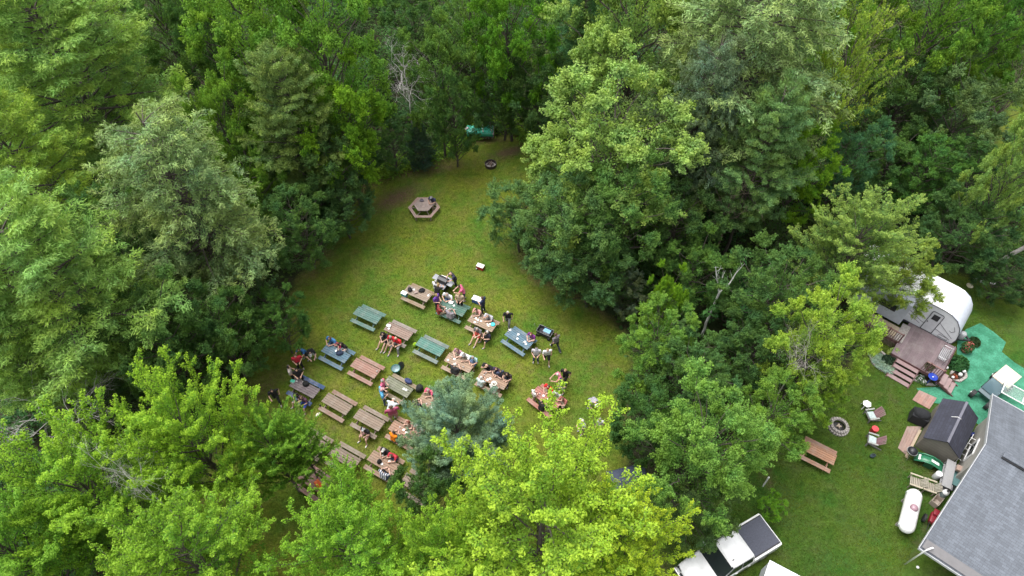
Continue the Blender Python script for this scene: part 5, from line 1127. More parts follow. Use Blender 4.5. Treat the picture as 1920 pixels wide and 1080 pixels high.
# planks, barrels and sundries round the shed
def planks(pts, col, label, n=5, z=.05, name='boardwalk', cat='boardwalk'):
    P = [G(x, y) for x, y in pts]; t = holder(name, (P[0].x, P[0].y, 0), 0, label, cat); b = MB()
    for i in range(n):
        a, c = (i+.03)/n, (i+.97)/n; q = [P[0].lerp(P[1], a), P[0].lerp(P[1], c), P[3].lerp(P[2], c), P[3].lerp(P[2], a)]; b.prism([((v-P[0]).x, (v-P[0]).y) for v in q], .01, z+.004*(i % 2))
    b.obj('boards', M['wood'], t, color=col); return t
planks([(1723, 732), (1756, 747), (1742, 768), (1710, 750)], (.3, .17, .14), 'reddish wooden boardwalk pad at the edge of the green carpet', 8)
planks([(1700, 800), (1728, 800), (1700, 855), (1683, 840)], (.27, .18, .15), 'brown boardwalk beside the shed wall below the black covered grill', 5)
planks([(1722, 806), (1727, 808), (1700, 860), (1696, 856)], (.4, .31, .22), 'pale plank lying along the foot of the shed', 1, .09, 'plank', 'plank')
def covered(px, py, w, d, h, rz, label, col=(.012, .013, .016)):
    t = holder('covered_grill', (*G(px, py, h*.6).xy, 0), rz, label, 'covered grill'); b = MB(); b.box((0, 0, h*.36), (w, d, h*.7), bev=.06); b.obj('skirt', M['cloth'], t, color=col)
    b = MB(); b.lathe([(.5, 0), (.5, .1), (.42, .22), (.2, .32), (0, .34)], 8, cap=False); o = b.obj('hood_cover', M['cloth'], t, True, col); o.scale = (w*1.05, d*1.05, h*.9); o.location.z = h*.69
covered(1727, 778, 1.0, .75, 1.15, R(-30), 'large black covered barbecue on the boardwalk left of the shed')
t = holder('kettle_grill', (*G(1712, 845, .8).xy, 0), 0, 'black kettle barbecue with a shiny round lid at the shed corner', 'grill')
b = MB(); b.ball((0, 0, .72), (.3, .3, .26), 16, 10); b.obj('kettle', M['paint'], t, True, (.015, .015, .02)); b = MB(); b.lathe([(.31, .7), (.32, .73), (.31, .76)], 20); b.obj('rim', M['steel'], t)
for i in range(3): a = i*2.1; b = MB(); b.tube([(.12*math.cos(a), .12*math.sin(a), .6), (.32*math.cos(a), .32*math.sin(a), 0)], .016, 6); b.obj('leg', M['steel'], t)
# tipped green wheelbarrow like slide
t = holder('garden_cart', (*G(1747, 868, .4).xy, 0), R(-30), 'green plastic garden slide with white stickers in front of the shed gable', 'slide')
b = MB(); pts = [(-.95, .25), (-.5, .55), (-.1, .62), (.35, .5), (.75, .2), (1.05, .12)]
n = len(pts); vs = [(x, -.25, z) for x, z in pts]+[(x, .25, z) for x, z in pts]; b.add(vs, [(i, i+1, n+i+1, n+i) for i in range(n-1)])
for s in (-1, 1): b.tube([(x, s*.27, z+.05) for x, z in pts], .045, 7)
o = b.obj('chute', M['plastic'], t, True, (.03, .17, .09)); sm = o.modifiers.new('thick', 'SOLIDIFY'); sm.thickness = .02
b = MB(); b.box((-.72, 0, .47), (.12, .36, .012), (0, R(-33), 0)); b.obj('white_sticker', M['white'], t); b = MB(); b.box((.12, 0, .6), (.5, .17, .012), (0, R(14), 0)); b.obj('white_sticker', M['white'], t)
b = MB(); b.box((-.1, -.2, .28), (.5, .05, .55)); b.box((-.1, .2, .28), (.5, .05, .55)); b.obj('support', M['plastic'], t, color=(.02, .1, .05)); t.name = 'garden_slide'
def barrel(px, py, r, h, col, top, label, name='barrel'):
    t = holder(name, (*G(px, py, h).xy, 0), 0, label, 'barrel'); b = MB(); b.lathe([(r*.9, 0), (r, .06), (r, h*.9), (r*.9, h*.97)], 18); b.obj('drum', M['plastic'], t, True, col)
    b = MB(); b.lathe([(0, h*.965), (r*.92, h*.97), (r*.95, h), (0, h+.015)], 18, cap=False); b.obj('lid', M['plastic'], t, color=top)
barrel(1762, 888, .19, .62, (.6, .6, .62), (.78, .79, .8), 'white plastic barrel at the corner of the shed')
t = holder('gas_cylinder', (*G(1774, 923, .9).xy, 0), 0, 'upright grey gas cylinder with a white shoulder beside the house eave', 'gas cylinder'); b = MB(); b.lathe([(.17, 0), (.18, .05), (.18, .85)], 16); b.obj('cylinder', M['paint'], t, True, (.08, .1, .1)); b = MB(); b.lathe([(.18, .85), (.15, 1.0), (.06, 1.06), (.05, 1.12), (0, 1.13)], 16, cap=False); b.obj('shoulder', M['white'], t, True)
b = MB(); b.lathe([(.06, 1.06), (.06, 1.16), (.03, 1.18)], 8); b.obj('valve', M['dark'], t)
t = holder('workbench', (*G(1780, 888, .9).xy, 0), R(59), 'cluttered grey potting bench between shed and house', 'bench')
b = MB(); b.box((0, 0, .86), (1.9, .5, .05)); b.box((0, 0, .4), (1.8, .45, .03)); b.obj('counter', M['wood'], t, color=(.3, .3, .31))
for x in (-.85, .85):
    for y in (-.2, .2): b = MB(); b.box((x, y, .42), (.06, .06, .84)); b.obj('leg', M['wood'], t, color=(.25, .25, .25))
cooler((*G(1797, 879, .95).xy, .886), R(60), (.35, .28, .22), (.28, .2, .16), (.32, .23, .19), 'small brown box on the potting bench', False, 'storage_box')
t = holder('storage_bin', (*G(1798, 898, .6).xy, 0), R(59), 'teal lidded storage bin beside the potting bench', 'storage bin'); b = MB(); b.box((0, 0, .3), (1.1, .6, .6), bev=.03); b.obj('body', M['plastic'], t, color=(.12, .14, .15)); b = MB(); b.box((0, 0, .63), (1.14, .64, .06), bev=.02); b.obj('lid', M['plastic'], t, color=(.1, .2, .2))
t = holder('storage_bin', (*G(1778, 905, .5).xy, 0), R(59), 'grey ribbed storage bin nearest the gas cylinder', 'storage bin'); b = MB(); b.box((0, 0, .25), (.8, .5, .5), bev=.03); b.obj('body', M['plastic'], t, color=(.2, .19, .2)); b = MB(); b.box((0, 0, .53), (.84, .54, .05), bev=.02); b.obj('lid', M['plastic'], t, color=(.28, .27, .29))
t = holder('cardboard_box', (*G(1758, 938, .4).xy, 0), R(40), 'open tan box among the red garden tools near the house', 'box')
b = MB(); 
for s in (-1, 1): b.box((s*.29, 0, .22), (.02, .4, .44)); b.box((0, s*.2, .22), (.58, .02, .44))
b.box((0, 0, .02), (.56, .38, .02)); b.obj('box_walls', M['wood'], t, color=(.4, .33, .28)); b = MB(); b.box((.4, 0, .46), (.22, .4, .015), (0, R(20), 0)); b.obj('flap', M['wood'], t, color=(.45, .38, .33))
t = holder('garden_tractor', (*G(1750, 972, .5).xy, 0), R(55), 'dark red garden tiller half under the eave of the house', 'tiller')
b = MB(); b.box((0, 0, .5), (.7, .4, .3), bev=.08); b.box((.3, 0, .72), (.4, .32, .16), bev=.05); b.obj('engine_cover', M['paint'], t, True, (.2, .01, .02))
for s in (-1, 1): b = MB(); b.tube([(-.1, s*.3, .25), (-.1, s*.42, .25)], .26, 16); b.obj('wheel', M['dark'], t); b = MB(); b.tube([(-.3, s*.15, .6), (-1.0, s*.25, .9), (-1.15, s*.25, .88)], .02, 6); b.obj('handlebar', M['dark'], t)
t.name = 'garden_tiller'
t = holder('ladder', (*G(1818, 838, .9).xy, 0), R(54), 'white aluminium step ladder leaning between shed and house', 'ladder'); b = MB()
for s in (-1, 1): b.beam((-.9, s*.18, .1), (.7, s*.13, 1.3), .03, .05)
for i in range(5): x = -.7+i*.3; b.box((x, 0, .25+i*.22), (.04, .34, .03))
b.obj('rails', M['white'], t)
b = MB(); b.lathe([(.0, 0), (.17, 0), (.19, .3), (.17, .33), (0, .34)], 14, cap=False); o = b.obj('bucket', M['plastic'], None, True, (.01, .03, .25)); o.location = (*G(1826, 815, .3).xy, 0); tag(o, 'deep blue bucket beside the shed on the house side', 'bucket')
# round stepping stone and small stones behind the camper
b = MB(); b.lathe([(0, 0), (.22, 0), (.24, .03), (.22, .06), (0, .07)], 18, cap=False); o = b.obj('stepping_stone', M['paint'], color=(.55, .5, .36)); o.location = (*G(1818, 536).xy, 0); tag(o, 'round cream stepping stone on the grass behind the camper', 'stone')
for i, (x, y) in enumerate([(1827, 524), (1841, 529), (1861, 532)]):
    b = MB(); b.ball((0, 0, .07), (.16+.03*i, .12, .1), 9, 6); o = b.obj('white_stone', M['stone'], color=(.7, .7, .7)); o.data.materials[0] = M['white']; o.location = (*G(x, y).xy, 0); tag(o, ['leftmost', 'middle', 'rightmost'][i]+' of three small white stones along the wood edge behind the camper', 'stone')
t = holder('pole', (*G(1430, 912).xy, 0), 0, 'short white post on the bare soil at the edge of the yard trees', 'post'); b = MB(); b.tube([(0, 0, 0), (.05, .1, 1.1)], .045, 8); b.obj('post', M['white'], t); b = MB(); b.ball((.05, .1, 1.13), .06, 8, 5); b.obj('cap', M['white'], t); t.name = 'white_post'
b = MB(); b.lathe([(0, .01), (.07, .01), (.08, .06), (0, .08)], 12, cap=False); o = b.obj('round_marker', M['white']); o.location = (*G(1720, 1064).xy, 0); tag(o, 'tiny round white marker on the grass near the bottom of the yard', 'marker')

# ---------------------------------------------------------------- people
dg = None
def voxel(mb, name, mat, vox, smooth=3):
    """one continuous skin over overlapping limbs"""
    me = mb.mesh(name+'_raw', mat); o = bpy.data.objects.new('tmp', me); C.objects.link(o)
    r_ = o.modifiers.new('r', 'REMESH'); r_.mode = 'VOXEL'; r_.voxel_size = vox; s_ = o.modifiers.new('s', 'SMOOTH'); s_.iterations = smooth; s_.factor = .5
    ev = o.evaluated_get(bpy.context.evaluated_depsgraph_get()); m2 = bpy.data.meshes.new_from_object(ev); bpy.data.objects.remove(o)
    m2.name = name; m2.materials.clear(); m2.materials.append(mat); m2.polygons.foreach_set('use_smooth', [True]*len(m2.polygons)); return m2
def cap_(b, p, q, r0, r1, n=10):
    p, q = Vector(p), Vector(q); b.tube([p, p.lerp(q, .5), q], [r0, (r0+r1)/2, r1], n); b.ball(p, r0, n, 6); b.ball(q, r1, n, 6)
V = Vector
def lerp(a, b, t): return V(a).lerp(V(b), t)
def figure(pose):
    P = {k: V(v) for k, v in pose.items() if k != 'k'}
    pel, che, nk, hd = P['pel'], P['che'], P['nk'], P['hd']; lat = V(pose.get('lat', (1, 0, 0))).normalized()
    fw = V(pose.get('fw', (0, 1, 0))).normalized(); up = (hd-nk).normalized()
    body = MB(); shirt = MB(); pants = MB(); shorts = MB(); shoes = MB()
    for s in (-1, 1):
        cap_(body, pel+lat*s*.075, lerp(pel, che, .5)+lat*s*.06, .095, .085); cap_(body, lerp(pel, che, .5)+lat*s*.06, che+lat*s*.075, .085, .1)
        cap_(shirt, pel+lat*s*.08+(che-pel)*.08, lerp(pel, che, .5)+lat*s*.07, .118, .108); cap_(shirt, lerp(pel, che, .5)+lat*s*.07, che+lat*s*.08, .108, .118)
        cap_(pants, pel+lat*s*.08, pel+lat*s*.07+(che-pel)*.15, .115, .112); cap_(shorts, pel+lat*s*.08, pel+lat*s*.07+(che-pel)*.15, .115, .112)
    cap_(body, che, nk, .09, .055); cap_(body, nk, hd, .05, .055); cap_(shirt, che, lerp(che, nk, .85), .11, .068)
    body.ball(hd, (.075, .092, .112), 14, 9); body.ball(hd+fw*.055-up*.055, (.05, .045, .05), 8, 6); cap_(body, hd+fw*.088+up*.01, hd+fw*.104-up*.022, .012, .018, 6)
    body.ball(hd+fw*.09-up*.058, (.024, .012, .01), 6, 4)
    for s in (-1, 1): body.ball(hd+lat*s*.078-up*.01, (.012, .024, .034), 6, 5)
    for s, c in ((-1, 'L'), (1, 'R')):
        sh, el, ha, hip, kn, an = P['sh'+c], P['el'+c], P['ha'+c], pel+lat*s*.095, P['kn'+c], P['an'+c]
        cap_(body, lerp(che, sh, .35), sh, .085, .062); cap_(body, sh, el, .05, .038); cap_(body, el, ha, .038, .026)
        cap_(shirt, lerp(che, sh, .35), sh, .1, .08); cap_(shirt, sh, lerp(sh, el, .62), .072, .062)
        d = (ha-el).normalized(); side = d.cross(V((0, 0, 1))); side = side.normalized() if side.length > .1 else V((1, 0, 0)); nn = side.cross(d)
        palm = ha+d*.05; cap_(body, ha, palm+d*.02, .03, .034, 8)
        for k in range(4):
            st = palm+d*.02+side*(k-1.5)*.021; L = (.06, .072, .068, .054)[k]; m_ = st+d*L*.55-nn*.006; cap_(body, st, m_, .012, .011, 6); cap_(body, m_, m_+d*L*.4-nn*.02, .0105, .0095, 6)
        th = ha+d*.025-side*s*.03; cap_(body, th, th+d*.035-side*s*.028, .013, .011, 6)
        cap_(body, hip, kn, .085, .056); cap_(body, kn, an, .054, .036)
        cap_(pants, hip, kn, .1, .072); cap_(pants, kn, lerp(kn, an, .95), .074, .06); cap_(shorts, hip, lerp(hip, kn, .85), .103, .09)
        toe = P.get('to'+c); td = V(toe)-an; td.z = 0; td = td.normalized(); f0 = V((an.x, an.y, an.z-.035)); cap_(body, an, f0+td*.1, .036, .032); cap_(shoes, f0-td*.03, f0+td*.15, .045, .04); cap_(shoes, an, f0, .045, .045)
    hair = MB(); hair.ball(hd-fw*.012+up*.03, (.088, .103, .103), 14, 9); lng = MB(); lng.ball(hd-fw*.012+up*.03, (.09, .105, .105), 14, 9); lng.ball(hd-fw*.06-up*.08, (.085, .06, .14), 10, 8)
    cut = []
    for h_ in (hair, lng):
        h_.v = [tuple(V(v)-fw*max(0, (V(v)-hd).dot(fw)-.045)*.9+up*max(0, -(V(v)-hd).dot(up)-.02)*(.9 if (V(v)-hd).dot(fw) > -.03 else 0)) for v in h_.v]
    capm = MB(); capm.ball(hd-fw*.005+up*.045, (.093, .108, .085), 14, 8); capm.ball(hd+fw*.11+up*.045, (.07, .075, .012), 10, 4)
    hat = MB(); hat.ball(hd+up*.06, (.09, .1, .09), 14, 8); hat.ball(hd+up*.045, (.19, .2, .014), 16, 4)
    eyes = MB()
    for s in (-1, 1): eyes.ball(hd+fw*.083+lat*s*.03+up*.012, (.011, .008, .007), 6, 4)
    return {'body': voxel(body, 'body', M['skin'], .0125, 2), 'shirt': voxel(shirt, 'shirt', M['cloth'], .022), 'trousers': voxel(pants, 'trousers', M['cloth'], .022), 'shorts': voxel(shorts, 'shorts', M['cloth'], .022),
            'shoes': voxel(shoes, 'shoes', M['cloth'], .018, 1), 'hair': hair.mesh('hair', M['hair'], True), 'long': lng.mesh('hair', M['hair'], True), 'cap': capm.mesh('cap', M['cloth'], True), 'hat': hat.mesh('sun_hat', M['cloth'], True), 'eyes': eyes.mesh('eyes', M['dark']), 'hd': hd}
POSE = {
 'sit': dict(pel=(0, -.02, .56), che=(0, .06, .92), nk=(0, .1, 1.07), hd=(0, .17, 1.2), shL=(-.19, .08, 1.02), shR=(.19, .08, 1.02), elL=(-.26, .2, .82), elR=(.26, .22, .82), haL=(-.12, .42, .82), haR=(.1, .42, .82), knL=(-.13, .4, .52), knR=(.13, .4, .52), anL=(-.13, .38, .09), anR=(.14, .34, .09), toL=(-.14, .6, .05), toR=(.16, .6, .05)),
 'sit2': dict(pel=(0, -.02, .56), che=(0, .1, .9), nk=(0, .17, 1.04), hd=(.01, .25, 1.16), shL=(-.19, .12, 1.0), shR=(.19, .12, 1.0), elL=(-.24, .34, .84), elR=(.22, .38, .86), haL=(-.05, .5, .83), haR=(.07, .36, 1.05), knL=(-.15, .4, .52), knR=(.1, .4, .52), anL=(-.15, .3, .09), anR=(.1, .45, .09), toL=(-.16, .5, .05), toR=(.1, .7, .05)),
 'out': dict(pel=(0, 0, .56), che=(0, .04, .92), nk=(0, .07, 1.08), hd=(0, .12, 1.22), shL=(-.2, .05, 1.02), shR=(.2, .05, 1.02), elL=(-.28, .14, .8), elR=(.28, .14, .8), haL=(-.1, .34, .68), haR=(.12, .34, .68), knL=(-.2, .42, .54), knR=(.2, .42, .54), anL=(-.24, .52, .09), anR=(.24, .5, .09), toL=(-.28, .75, .05), toR=(.28, .72, .05)),
 'outl': dict(pel=(0, 0, .56), che=(0, .06, .9), nk=(0, .12, 1.05), hd=(0, .19, 1.18), shL=(-.19, .08, 1.0), shR=(.19, .08, 1.0), elL=(-.22, .26, .76), elR=(.22, .26, .76), haL=(-.06, .44, .62), haR=(.06, .42, .62), knL=(-.16, .42, .5), knR=(.14, .44, .52), anL=(-.12, .8, .1), anR=(.2, .74, .1), toL=(-.12, 1.0, .1), toR=(.24, .96, .1)),
 'stand': dict(pel=(0, 0, .93), che=(0, 0, 1.3), nk=(0, .01, 1.46), hd=(0, .04, 1.61), shL=(-.2, 0, 1.4), shR=(.2, 0, 1.4), elL=(-.27, 0, 1.12), elR=(.27, 0, 1.12), haL=(-.12, .24, 1.08), haR=(.14, .24, 1.08), knL=(-.1, .03, .5), knR=(.11, .02, .5), anL=(-.12, -.02, .09), anR=(.13, -.02, .09), toL=(-.15, .2, .05), toR=(.17, .2, .05)),
 'reach': dict(pel=(0, -.05, .92), che=(0, .08, 1.26), nk=(0, .16, 1.41), hd=(0, .24, 1.54), shL=(-.2, .12, 1.35), shR=(.2, .12, 1.35), elL=(-.24, .32, 1.15), elR=(.25, .34, 1.15), haL=(-.1, .55, 1.02), haR=(.12, .58, 1.04), knL=(-.11, 0, .5), knR=(.12, -.03, .5), anL=(-.13, -.06, .09), anR=(.14, -.1, .09), toL=(-.15, .16, .05), toR=(.17, .12, .05)),
 'walk': dict(pel=(0, 0, .92), che=(0, .05, 1.28), nk=(0, .08, 1.44), hd=(0, .13, 1.58), shL=(-.2, .03, 1.38), shR=(.2, .07, 1.38), elL=(-.27, -.12, 1.14), elR=(.27, .16, 1.13), haL=(-.25, .02, .92), haR=(.22, .36, 1.02), knL=(-.1, .25, .52), knR=(.1, -.02, .5), anL=(-.1, .32, .1), anR=(.1, -.4, .16), toL=(-.11, .55, .08), toR=(.1, -.15, .04)),
 'stoop': dict(pel=(0, -.1, .86), che=(0, .18, 1.1), nk=(0, .32, 1.18), hd=(0, .45, 1.22), shL=(-.2, .25, 1.17), shR=(.2, .25, 1.17), elL=(-.26, .36, .92), elR=(.26, .38, .94), haL=(-.14, .55, .76), haR=(.12, .58, .78), knL=(-.12, .06, .48), knR=(.13, .02, .48), anL=(-.14, -.08, .09), anR=(.15, -.1, .09), toL=(-.16, .14, .05), toR=(.17, .12, .05)),
}
FIG = {k: figure(v) for k, v in POSE.items()}
SK = [(.52, .31, .23), (.58, .36, .28), (.45, .27, .2)]
HAIR = {'dark': (.02, .015, .012), 'brown': (.09, .05, .03), 'grey': (.32, .3, .29), 'white': (.55, .53, .5), 'blond': (.3, .2, .09), 'red': (.15, .04, .02)}
def person(pose, x, y, rz, shirt, legs, lcol, hair, label, hatcol=None, z=0, shoe=(.3, .3, .3), sleeveless=False, sc=1.0, wide=1.0, i=[0]):
    sc *= 1.05; wide *= 1.1
    i[0] += 1; F = FIG[pose]; e = empty('person', (x, y, z), rz, label, 'person'); e.scale = (sc*wide, sc, sc)
    link('body', F['body'], e, color=SK[i[0] % 3]); link('shirt', F['shirt'], e, color=shirt); link(legs, F[legs], e, color=lcol); link('shoes', F['shoes'], e, color=shoe); link('eyes', F['eyes'], e)
    if hair in ('cap', 'hat'): link('hair', F['hair'], e, color=HAIR['brown'] if i[0] % 2 else HAIR['grey']); o = link('cap' if hair == 'cap' else 'sun_hat', F[hair], e, color=hatcol)
    elif hair.startswith('long_'): link('hair', F['long'], e, color=HAIR[hair[5:]])
    elif hair != 'bald': link('hair', F['hair'], e, color=HAIR[hair])
    return e
def seated(key, side, px, py, pose, shirt, legs, lcol, hair, label, turn=0, **k):
    """person on a bench of a table; side F far bench, N near bench facing the table, O near bench facing out"""
    tx, ty, r, _ = TBL[key]; p = G(px, py, 1.25); u = (p.x-tx)*math.cos(r)+(p.y-ty)*math.sin(r); u = max(-.95, min(.95, u)); v = .7 if side == 'F' else -.7
    rz = {'F': r+math.pi, 'N': r, 'O': r+math.pi}[side]+R(turn)
    return person(pose, tx+u*math.cos(r)-v*math.sin(r), ty+u*math.sin(r)+v*math.cos(r), rz, shirt, legs, lcol, hair, label, **k)
def standing(px, py, pose, deg, shirt, legs, lcol, hair, label, **k):
    hd = FIG[pose]['hd']*k.get('sc', 1); p = G(px, py, hd.z+.03); r = R(deg); return person(pose, p.x+hd.y*math.sin(r), p.y-hd.y*math.cos(r), r, shirt, legs, lcol, hair, label, **k)
BLK = (.012, .012, .014); WHT = (.68, .68, .7); NV = (.02, .03, .08); JEAN = (.05, .08, .16); KH = (.32, .27, .2); GR = (.2, .2, .21); DKB = (.03, .035, .05); PNK = (.65, .14, .25); REDC = (.5, .015, .03); LBL = (.16, .36, .6)
# back tables and barbecue
standing(845, 514, 'reach', 120, (.03, .03, .06), 'trousers', DKB, 'bald', 'man in a dark navy shirt tending the barbecue')
standing(822, 534, 'reach', -25, BLK, 'shorts', BLK, 'long_blond', 'woman in a black top at the barbecue with her back to us')
standing(817, 529, 'stand', -40, WHT, 'shorts', GR, 'grey', 'person in white half behind the woman in black at the barbecue')
standing(861, 538, 'reach', 95, PNK, 'shorts', JEAN, 'dark', 'person in a pink shirt with dark hair by the barbecue')
standing(861, 553, 'stand', 170, (.5, .38, .27), 'trousers', BLK, 'blond', 'person in a tan shirt at the right end of the dark green table')
seated('b', 'F', 840, 549, 'sit', WHT, 'shorts', JEAN, 'grey', 'broad man in a white t-shirt on the far bench of the dark green table', wide=1.25)
standing(818, 554, 'stand', -120, (.14, .05, .35), 'trousers', DKB, 'blond', 'person in purple between the black bag table and the dark green table')
seated('b', 'N', 819, 578, 'sit', (.22, .03, .03), 'shorts', KH, 'brown', 'person in dark red at the left end of the dark green table', -40)
seated('b', 'N', 839, 588, 'sit', (.25, .22, .25), 'trousers', GR, 'grey', 'person in a grey plaid shirt on the near bench of the dark green table', wide=1.15)
seated('d', 'O', 720, 623, 'outl', BLK, 'shorts', BLK, 'long_dark', 'woman in a black top with bare legs stretched out, left of the two in red')
seated('d', 'O', 734, 629, 'outl', REDC, 'shorts', KH, 'grey', 'smaller of the two people in red, in the middle of the outward facing three')
seated('d', 'O', 747, 628, 'out', (.62, .02, .03), 'trousers', GR, 'bald', 'man in bright red with grey trousers at the right of the outward facing three', wide=1.15)
standing(904, 559, 'stand', 60, NV, 'trousers', DKB, 'brown', 'man in navy standing by the blue cooler')
seated('f', 'F', 893, 581, 'sit2', (.6, .3, .27), 'shorts', KH, 'dark', 'person in a pink tan top on the far bench of the tan table')
seated('f', 'F', 917, 588, 'sit2', (.42, .42, .45), 'trousers', GR, 'grey', 'person in a light grey checked shirt bending over the tan table', wide=1.1)
seated('f', 'O', 897, 613, 'outl', (.16, .15, .16), 'shorts', (.5, .08, .06), 'grey', 'man in dark grey shirt and red shorts on the near bench of the tan table')
standing(952, 587, 'walk', 170, BLK, 'trousers', GR, 'white', 'white haired man in a black shirt walking right of the tan table')
seated('f', 'O', 925, 633, 'out', (.015, .015, .03), 'shorts', BLK, 'white', 'white haired person in black at the right end of the tan table bench', -30)
seated('g', 'F', 992, 631, 'sit', (.18, .03, .2), 'shorts', KH, 'red', 'person in a plum shirt at the right end of the light blue table')
standing(1042, 628, 'walk', 30, (.17, .15, .17), 'trousers', DKB, 'brown', 'person in grey and dark jeans striding away from the wagon')
standing(1006, 655, 'stand', 175, (.55, .53, .58), 'trousers', JEAN, 'cap', 'person in a pale shirt, jeans and grey cap standing right of the light blue table', hatcol=(.2, .2, .22))
standing(1027, 657, 'walk', 185, WHT, 'shorts', BLK, 'blond', 'person in a white shirt and black shorts walking, right of the one in jeans')
# walkers
standing(1045, 703, 'reach', 100, (.62, .2, .26), 'trousers', (.5, .52, .58), 'white', 'person in pink over white bending left with an arm out on the open lawn')
standing(1060, 695, 'walk', 150, BLK, 'trousers', BLK, 'long_blond', 'blond person in black behind the one in pink on the open lawn')
standing(1055, 713, 'stand', 130, NV, 'shorts', (.5, .5, .52), 'brown', 'person in navy top and pale shorts below the one in pink on open lawn')
seated('u', 'F', 1023, 730, 'sit', (.66, .01, .015), 'shorts', KH, 'brown', 'person in bright red on the far bench of the salmon table', wide=1.1)
seated('u', 'F', 1038, 742, 'sit', (.5, .54, .48), 'shorts', KH, 'cap', 'person in pale green and white cap on the far bench of the salmon table', hatcol=(.6, .6, .58))
standing(1002, 733, 'stand', -60, (.75, .7, .68), 'shorts', KH, 'white', 'person in cream white at the left end of the salmon table', sc=.75)
seated('u', 'N', 1013, 759, 'sit', BLK, 'trousers', BLK, 'dark', 'person in black on the near bench of the salmon table')
seated('u', 'F', 1050, 765, 'sit2', (.3, .1, .08), 'shorts', KH, 'brown', 'person in rust red at the right end of the salmon table')
standing(1117, 757, 'stoop', 200, (.33, .32, .36), 'trousers', (.07, .04, .04), 'cap', 'person in grey checked shirt and white cap stooping beside the lime maple tip', hatcol=(.7, .7, .75), wide=1.25)
standing(1124, 787, 'stand', 160, WHT, 'trousers', DKB, 'grey', 'person in white partly hidden by the lime maple at the right')
standing(1092, 790, 'stand', 120, (.6, .6, .6), 'shorts', KH, 'white', 'person in pale grey seen through the lime maple tips')
# light brown tables
seated('n', 'F', 856, 659, 'sit', (.4, .22, .27), 'shorts', KH, 'brown', 'person in dusty pink at the left of the far bench above the feathery tree')
seated('n', 'F', 870, 666, 'sit2', (.75, .75, .75), 'shorts', KH, 'cap', 'person in white with grey cap, middle of the far bench above the feathery tree', hatcol=(.2, .2, .2), wide=1.15)
seated('n', 'F', 886, 671, 'sit', (.32, .47, .5), 'shorts', JEAN, 'grey', 'person in pale aqua on the far bench beside the blue and white backpack')
seated('n', 'N', 850, 688, 'sit', (.03, .03, .035), 'shorts', BLK, 'white', 'white haired person in black seated with back to us above the feathery tree', wide=1.2)
seated('o', 'F', 912, 686, 'sit2', BLK, 'trousers', BLK, 'bald', 'broad bald man in black on the far bench at the shoulder of the feathery tree', wide=1.25)
seated('o', 'F', 926, 699, 'sit', (.05, .03, .07), 'trousers', DKB, 'brown', 'person in dark purple next to the bald man in black')
standing(938, 696, 'stand', 200, (.05, .06, .11), 'trousers', DKB, 'brown', 'person in a navy checked top behind the far bench at the feathery tree', sc=.85)
seated('o', 'F', 946, 709, 'sit', (.03, .02, .02), 'trousers', DKB, 'long_dark', 'dark haired person in black, right end of far bench at the feathery tree')
seated('o', 'N', 899, 713, 'sit', (.5, .58, .58), 'shorts', KH, 'white', 'white haired person in pale blue on near bench at top of feathery tree')
seated('o', 'N', 925, 722, 'sit', (.55, .55, .52), 'shorts', KH, 'hat', 'person in pale sun hat on near bench at top of feathery tree', hatcol=(.6, .58, .5))
# left group
seated('h', 'F', 622, 630, 'sit', (.06, .22, .5), 'shorts', JEAN, 'brown', 'broad person in a blue patterned shirt on the far bench of the blue table', wide=1.2)
seated('h', 'F', 632, 640, 'sit2', (.55, .03, .12), 'shorts', JEAN, 'brown', 'child in crimson beside the one in the blue patterned shirt', sc=.82)
seated('h', 'F', 643, 641, 'sit', BLK, 'trousers', (.6, .6, .62), 'long_dark', 'dark haired woman in black with white trousers on the far bench of the blue table')
standing(561, 656, 'reach', 160, (.04, .15, .38), 'shorts', BLK, 'red', 'person in a blue shirt standing at the left edge of the lawn')
standing(554, 668, 'stand', 200, (.6, .03, .06), 'trousers', BLK, 'brown', 'person in a red shirt between the blue shirted one and the mauve topped table')
standing(582, 664, 'stoop', 200, BLK, 'shorts', (.45, .43, .45), 'cap', 'man in a black t-shirt, grey cap and pale shorts stooping left of the blue table', hatcol=(.35, .34, .33))
standing(541, 689, 'stand', -70, (.55, .48, .44), 'trousers', BLK, 'dark', 'person in cream top and black trousers at left corner of the mauve topped table')
standing(556, 694, 'stand', -160, BLK, 'trousers', BLK, 'dark', 'person all in black behind the mauve topped table')
seated('j', 'O', 557, 738, 'out', BLK, 'shorts', (.2, .22, .3), 'long_dark', 'dark haired person in black on the near navy bench, left one')
seated('j', 'O', 569, 741, 'out', (.08, .03, .06), 'shorts', (.03, .06, .32), 'brown', 'person in dark plum and bright blue shorts on the near navy bench')
standing(510, 733, 'walk', 200, BLK, 'trousers', BLK, 'dark', 'man in black walking at the left edge of the lawn')
# olive table and table cloth group
standing(717, 715, 'stand', -100, PNK, 'shorts', BLK, 'grey', 'grey haired person in bright pink at the left of the olive table')
standing(715, 731, 'stand', -70, (.1, .36, .62), 'trousers', JEAN, 'cap', 'broad man in sky blue with a red and white cap below the olive table', hatcol=(.55, .3, .32), wide=1.3)
standing(738, 750, 'stoop', -20, (.5, .55, .6), 'trousers', (.5, .5, .55), 'white', 'person in pale grey blue stooping between the sky blue and the rose shirts', wide=1.2)
standing(733, 764, 'stand', 20, (.36, .07, .14), 'shorts', (.5, .25, .25), 'brown', 'broad person in a rose red shirt near the brown tables', wide=1.4)
seated('p', 'F', 802, 733, 'sit2', (.68, .1, .2), 'shorts', KH, 'grey', 'person in hot pink at the left edge of the feathery tree')
seated('p', 'F', 811, 744, 'sit', (.4, .02, .03), 'shorts', KH, 'cap', 'person in red with a blue cap just inside the edge of the feathery tree', hatcol=(.02, .1, .4))
seated('p', 'N', 777, 757, 'sit', (.04, .03, .05), 'shorts', BLK, 'brown', 'person in black plum at the left of the bench by the feathery tree')
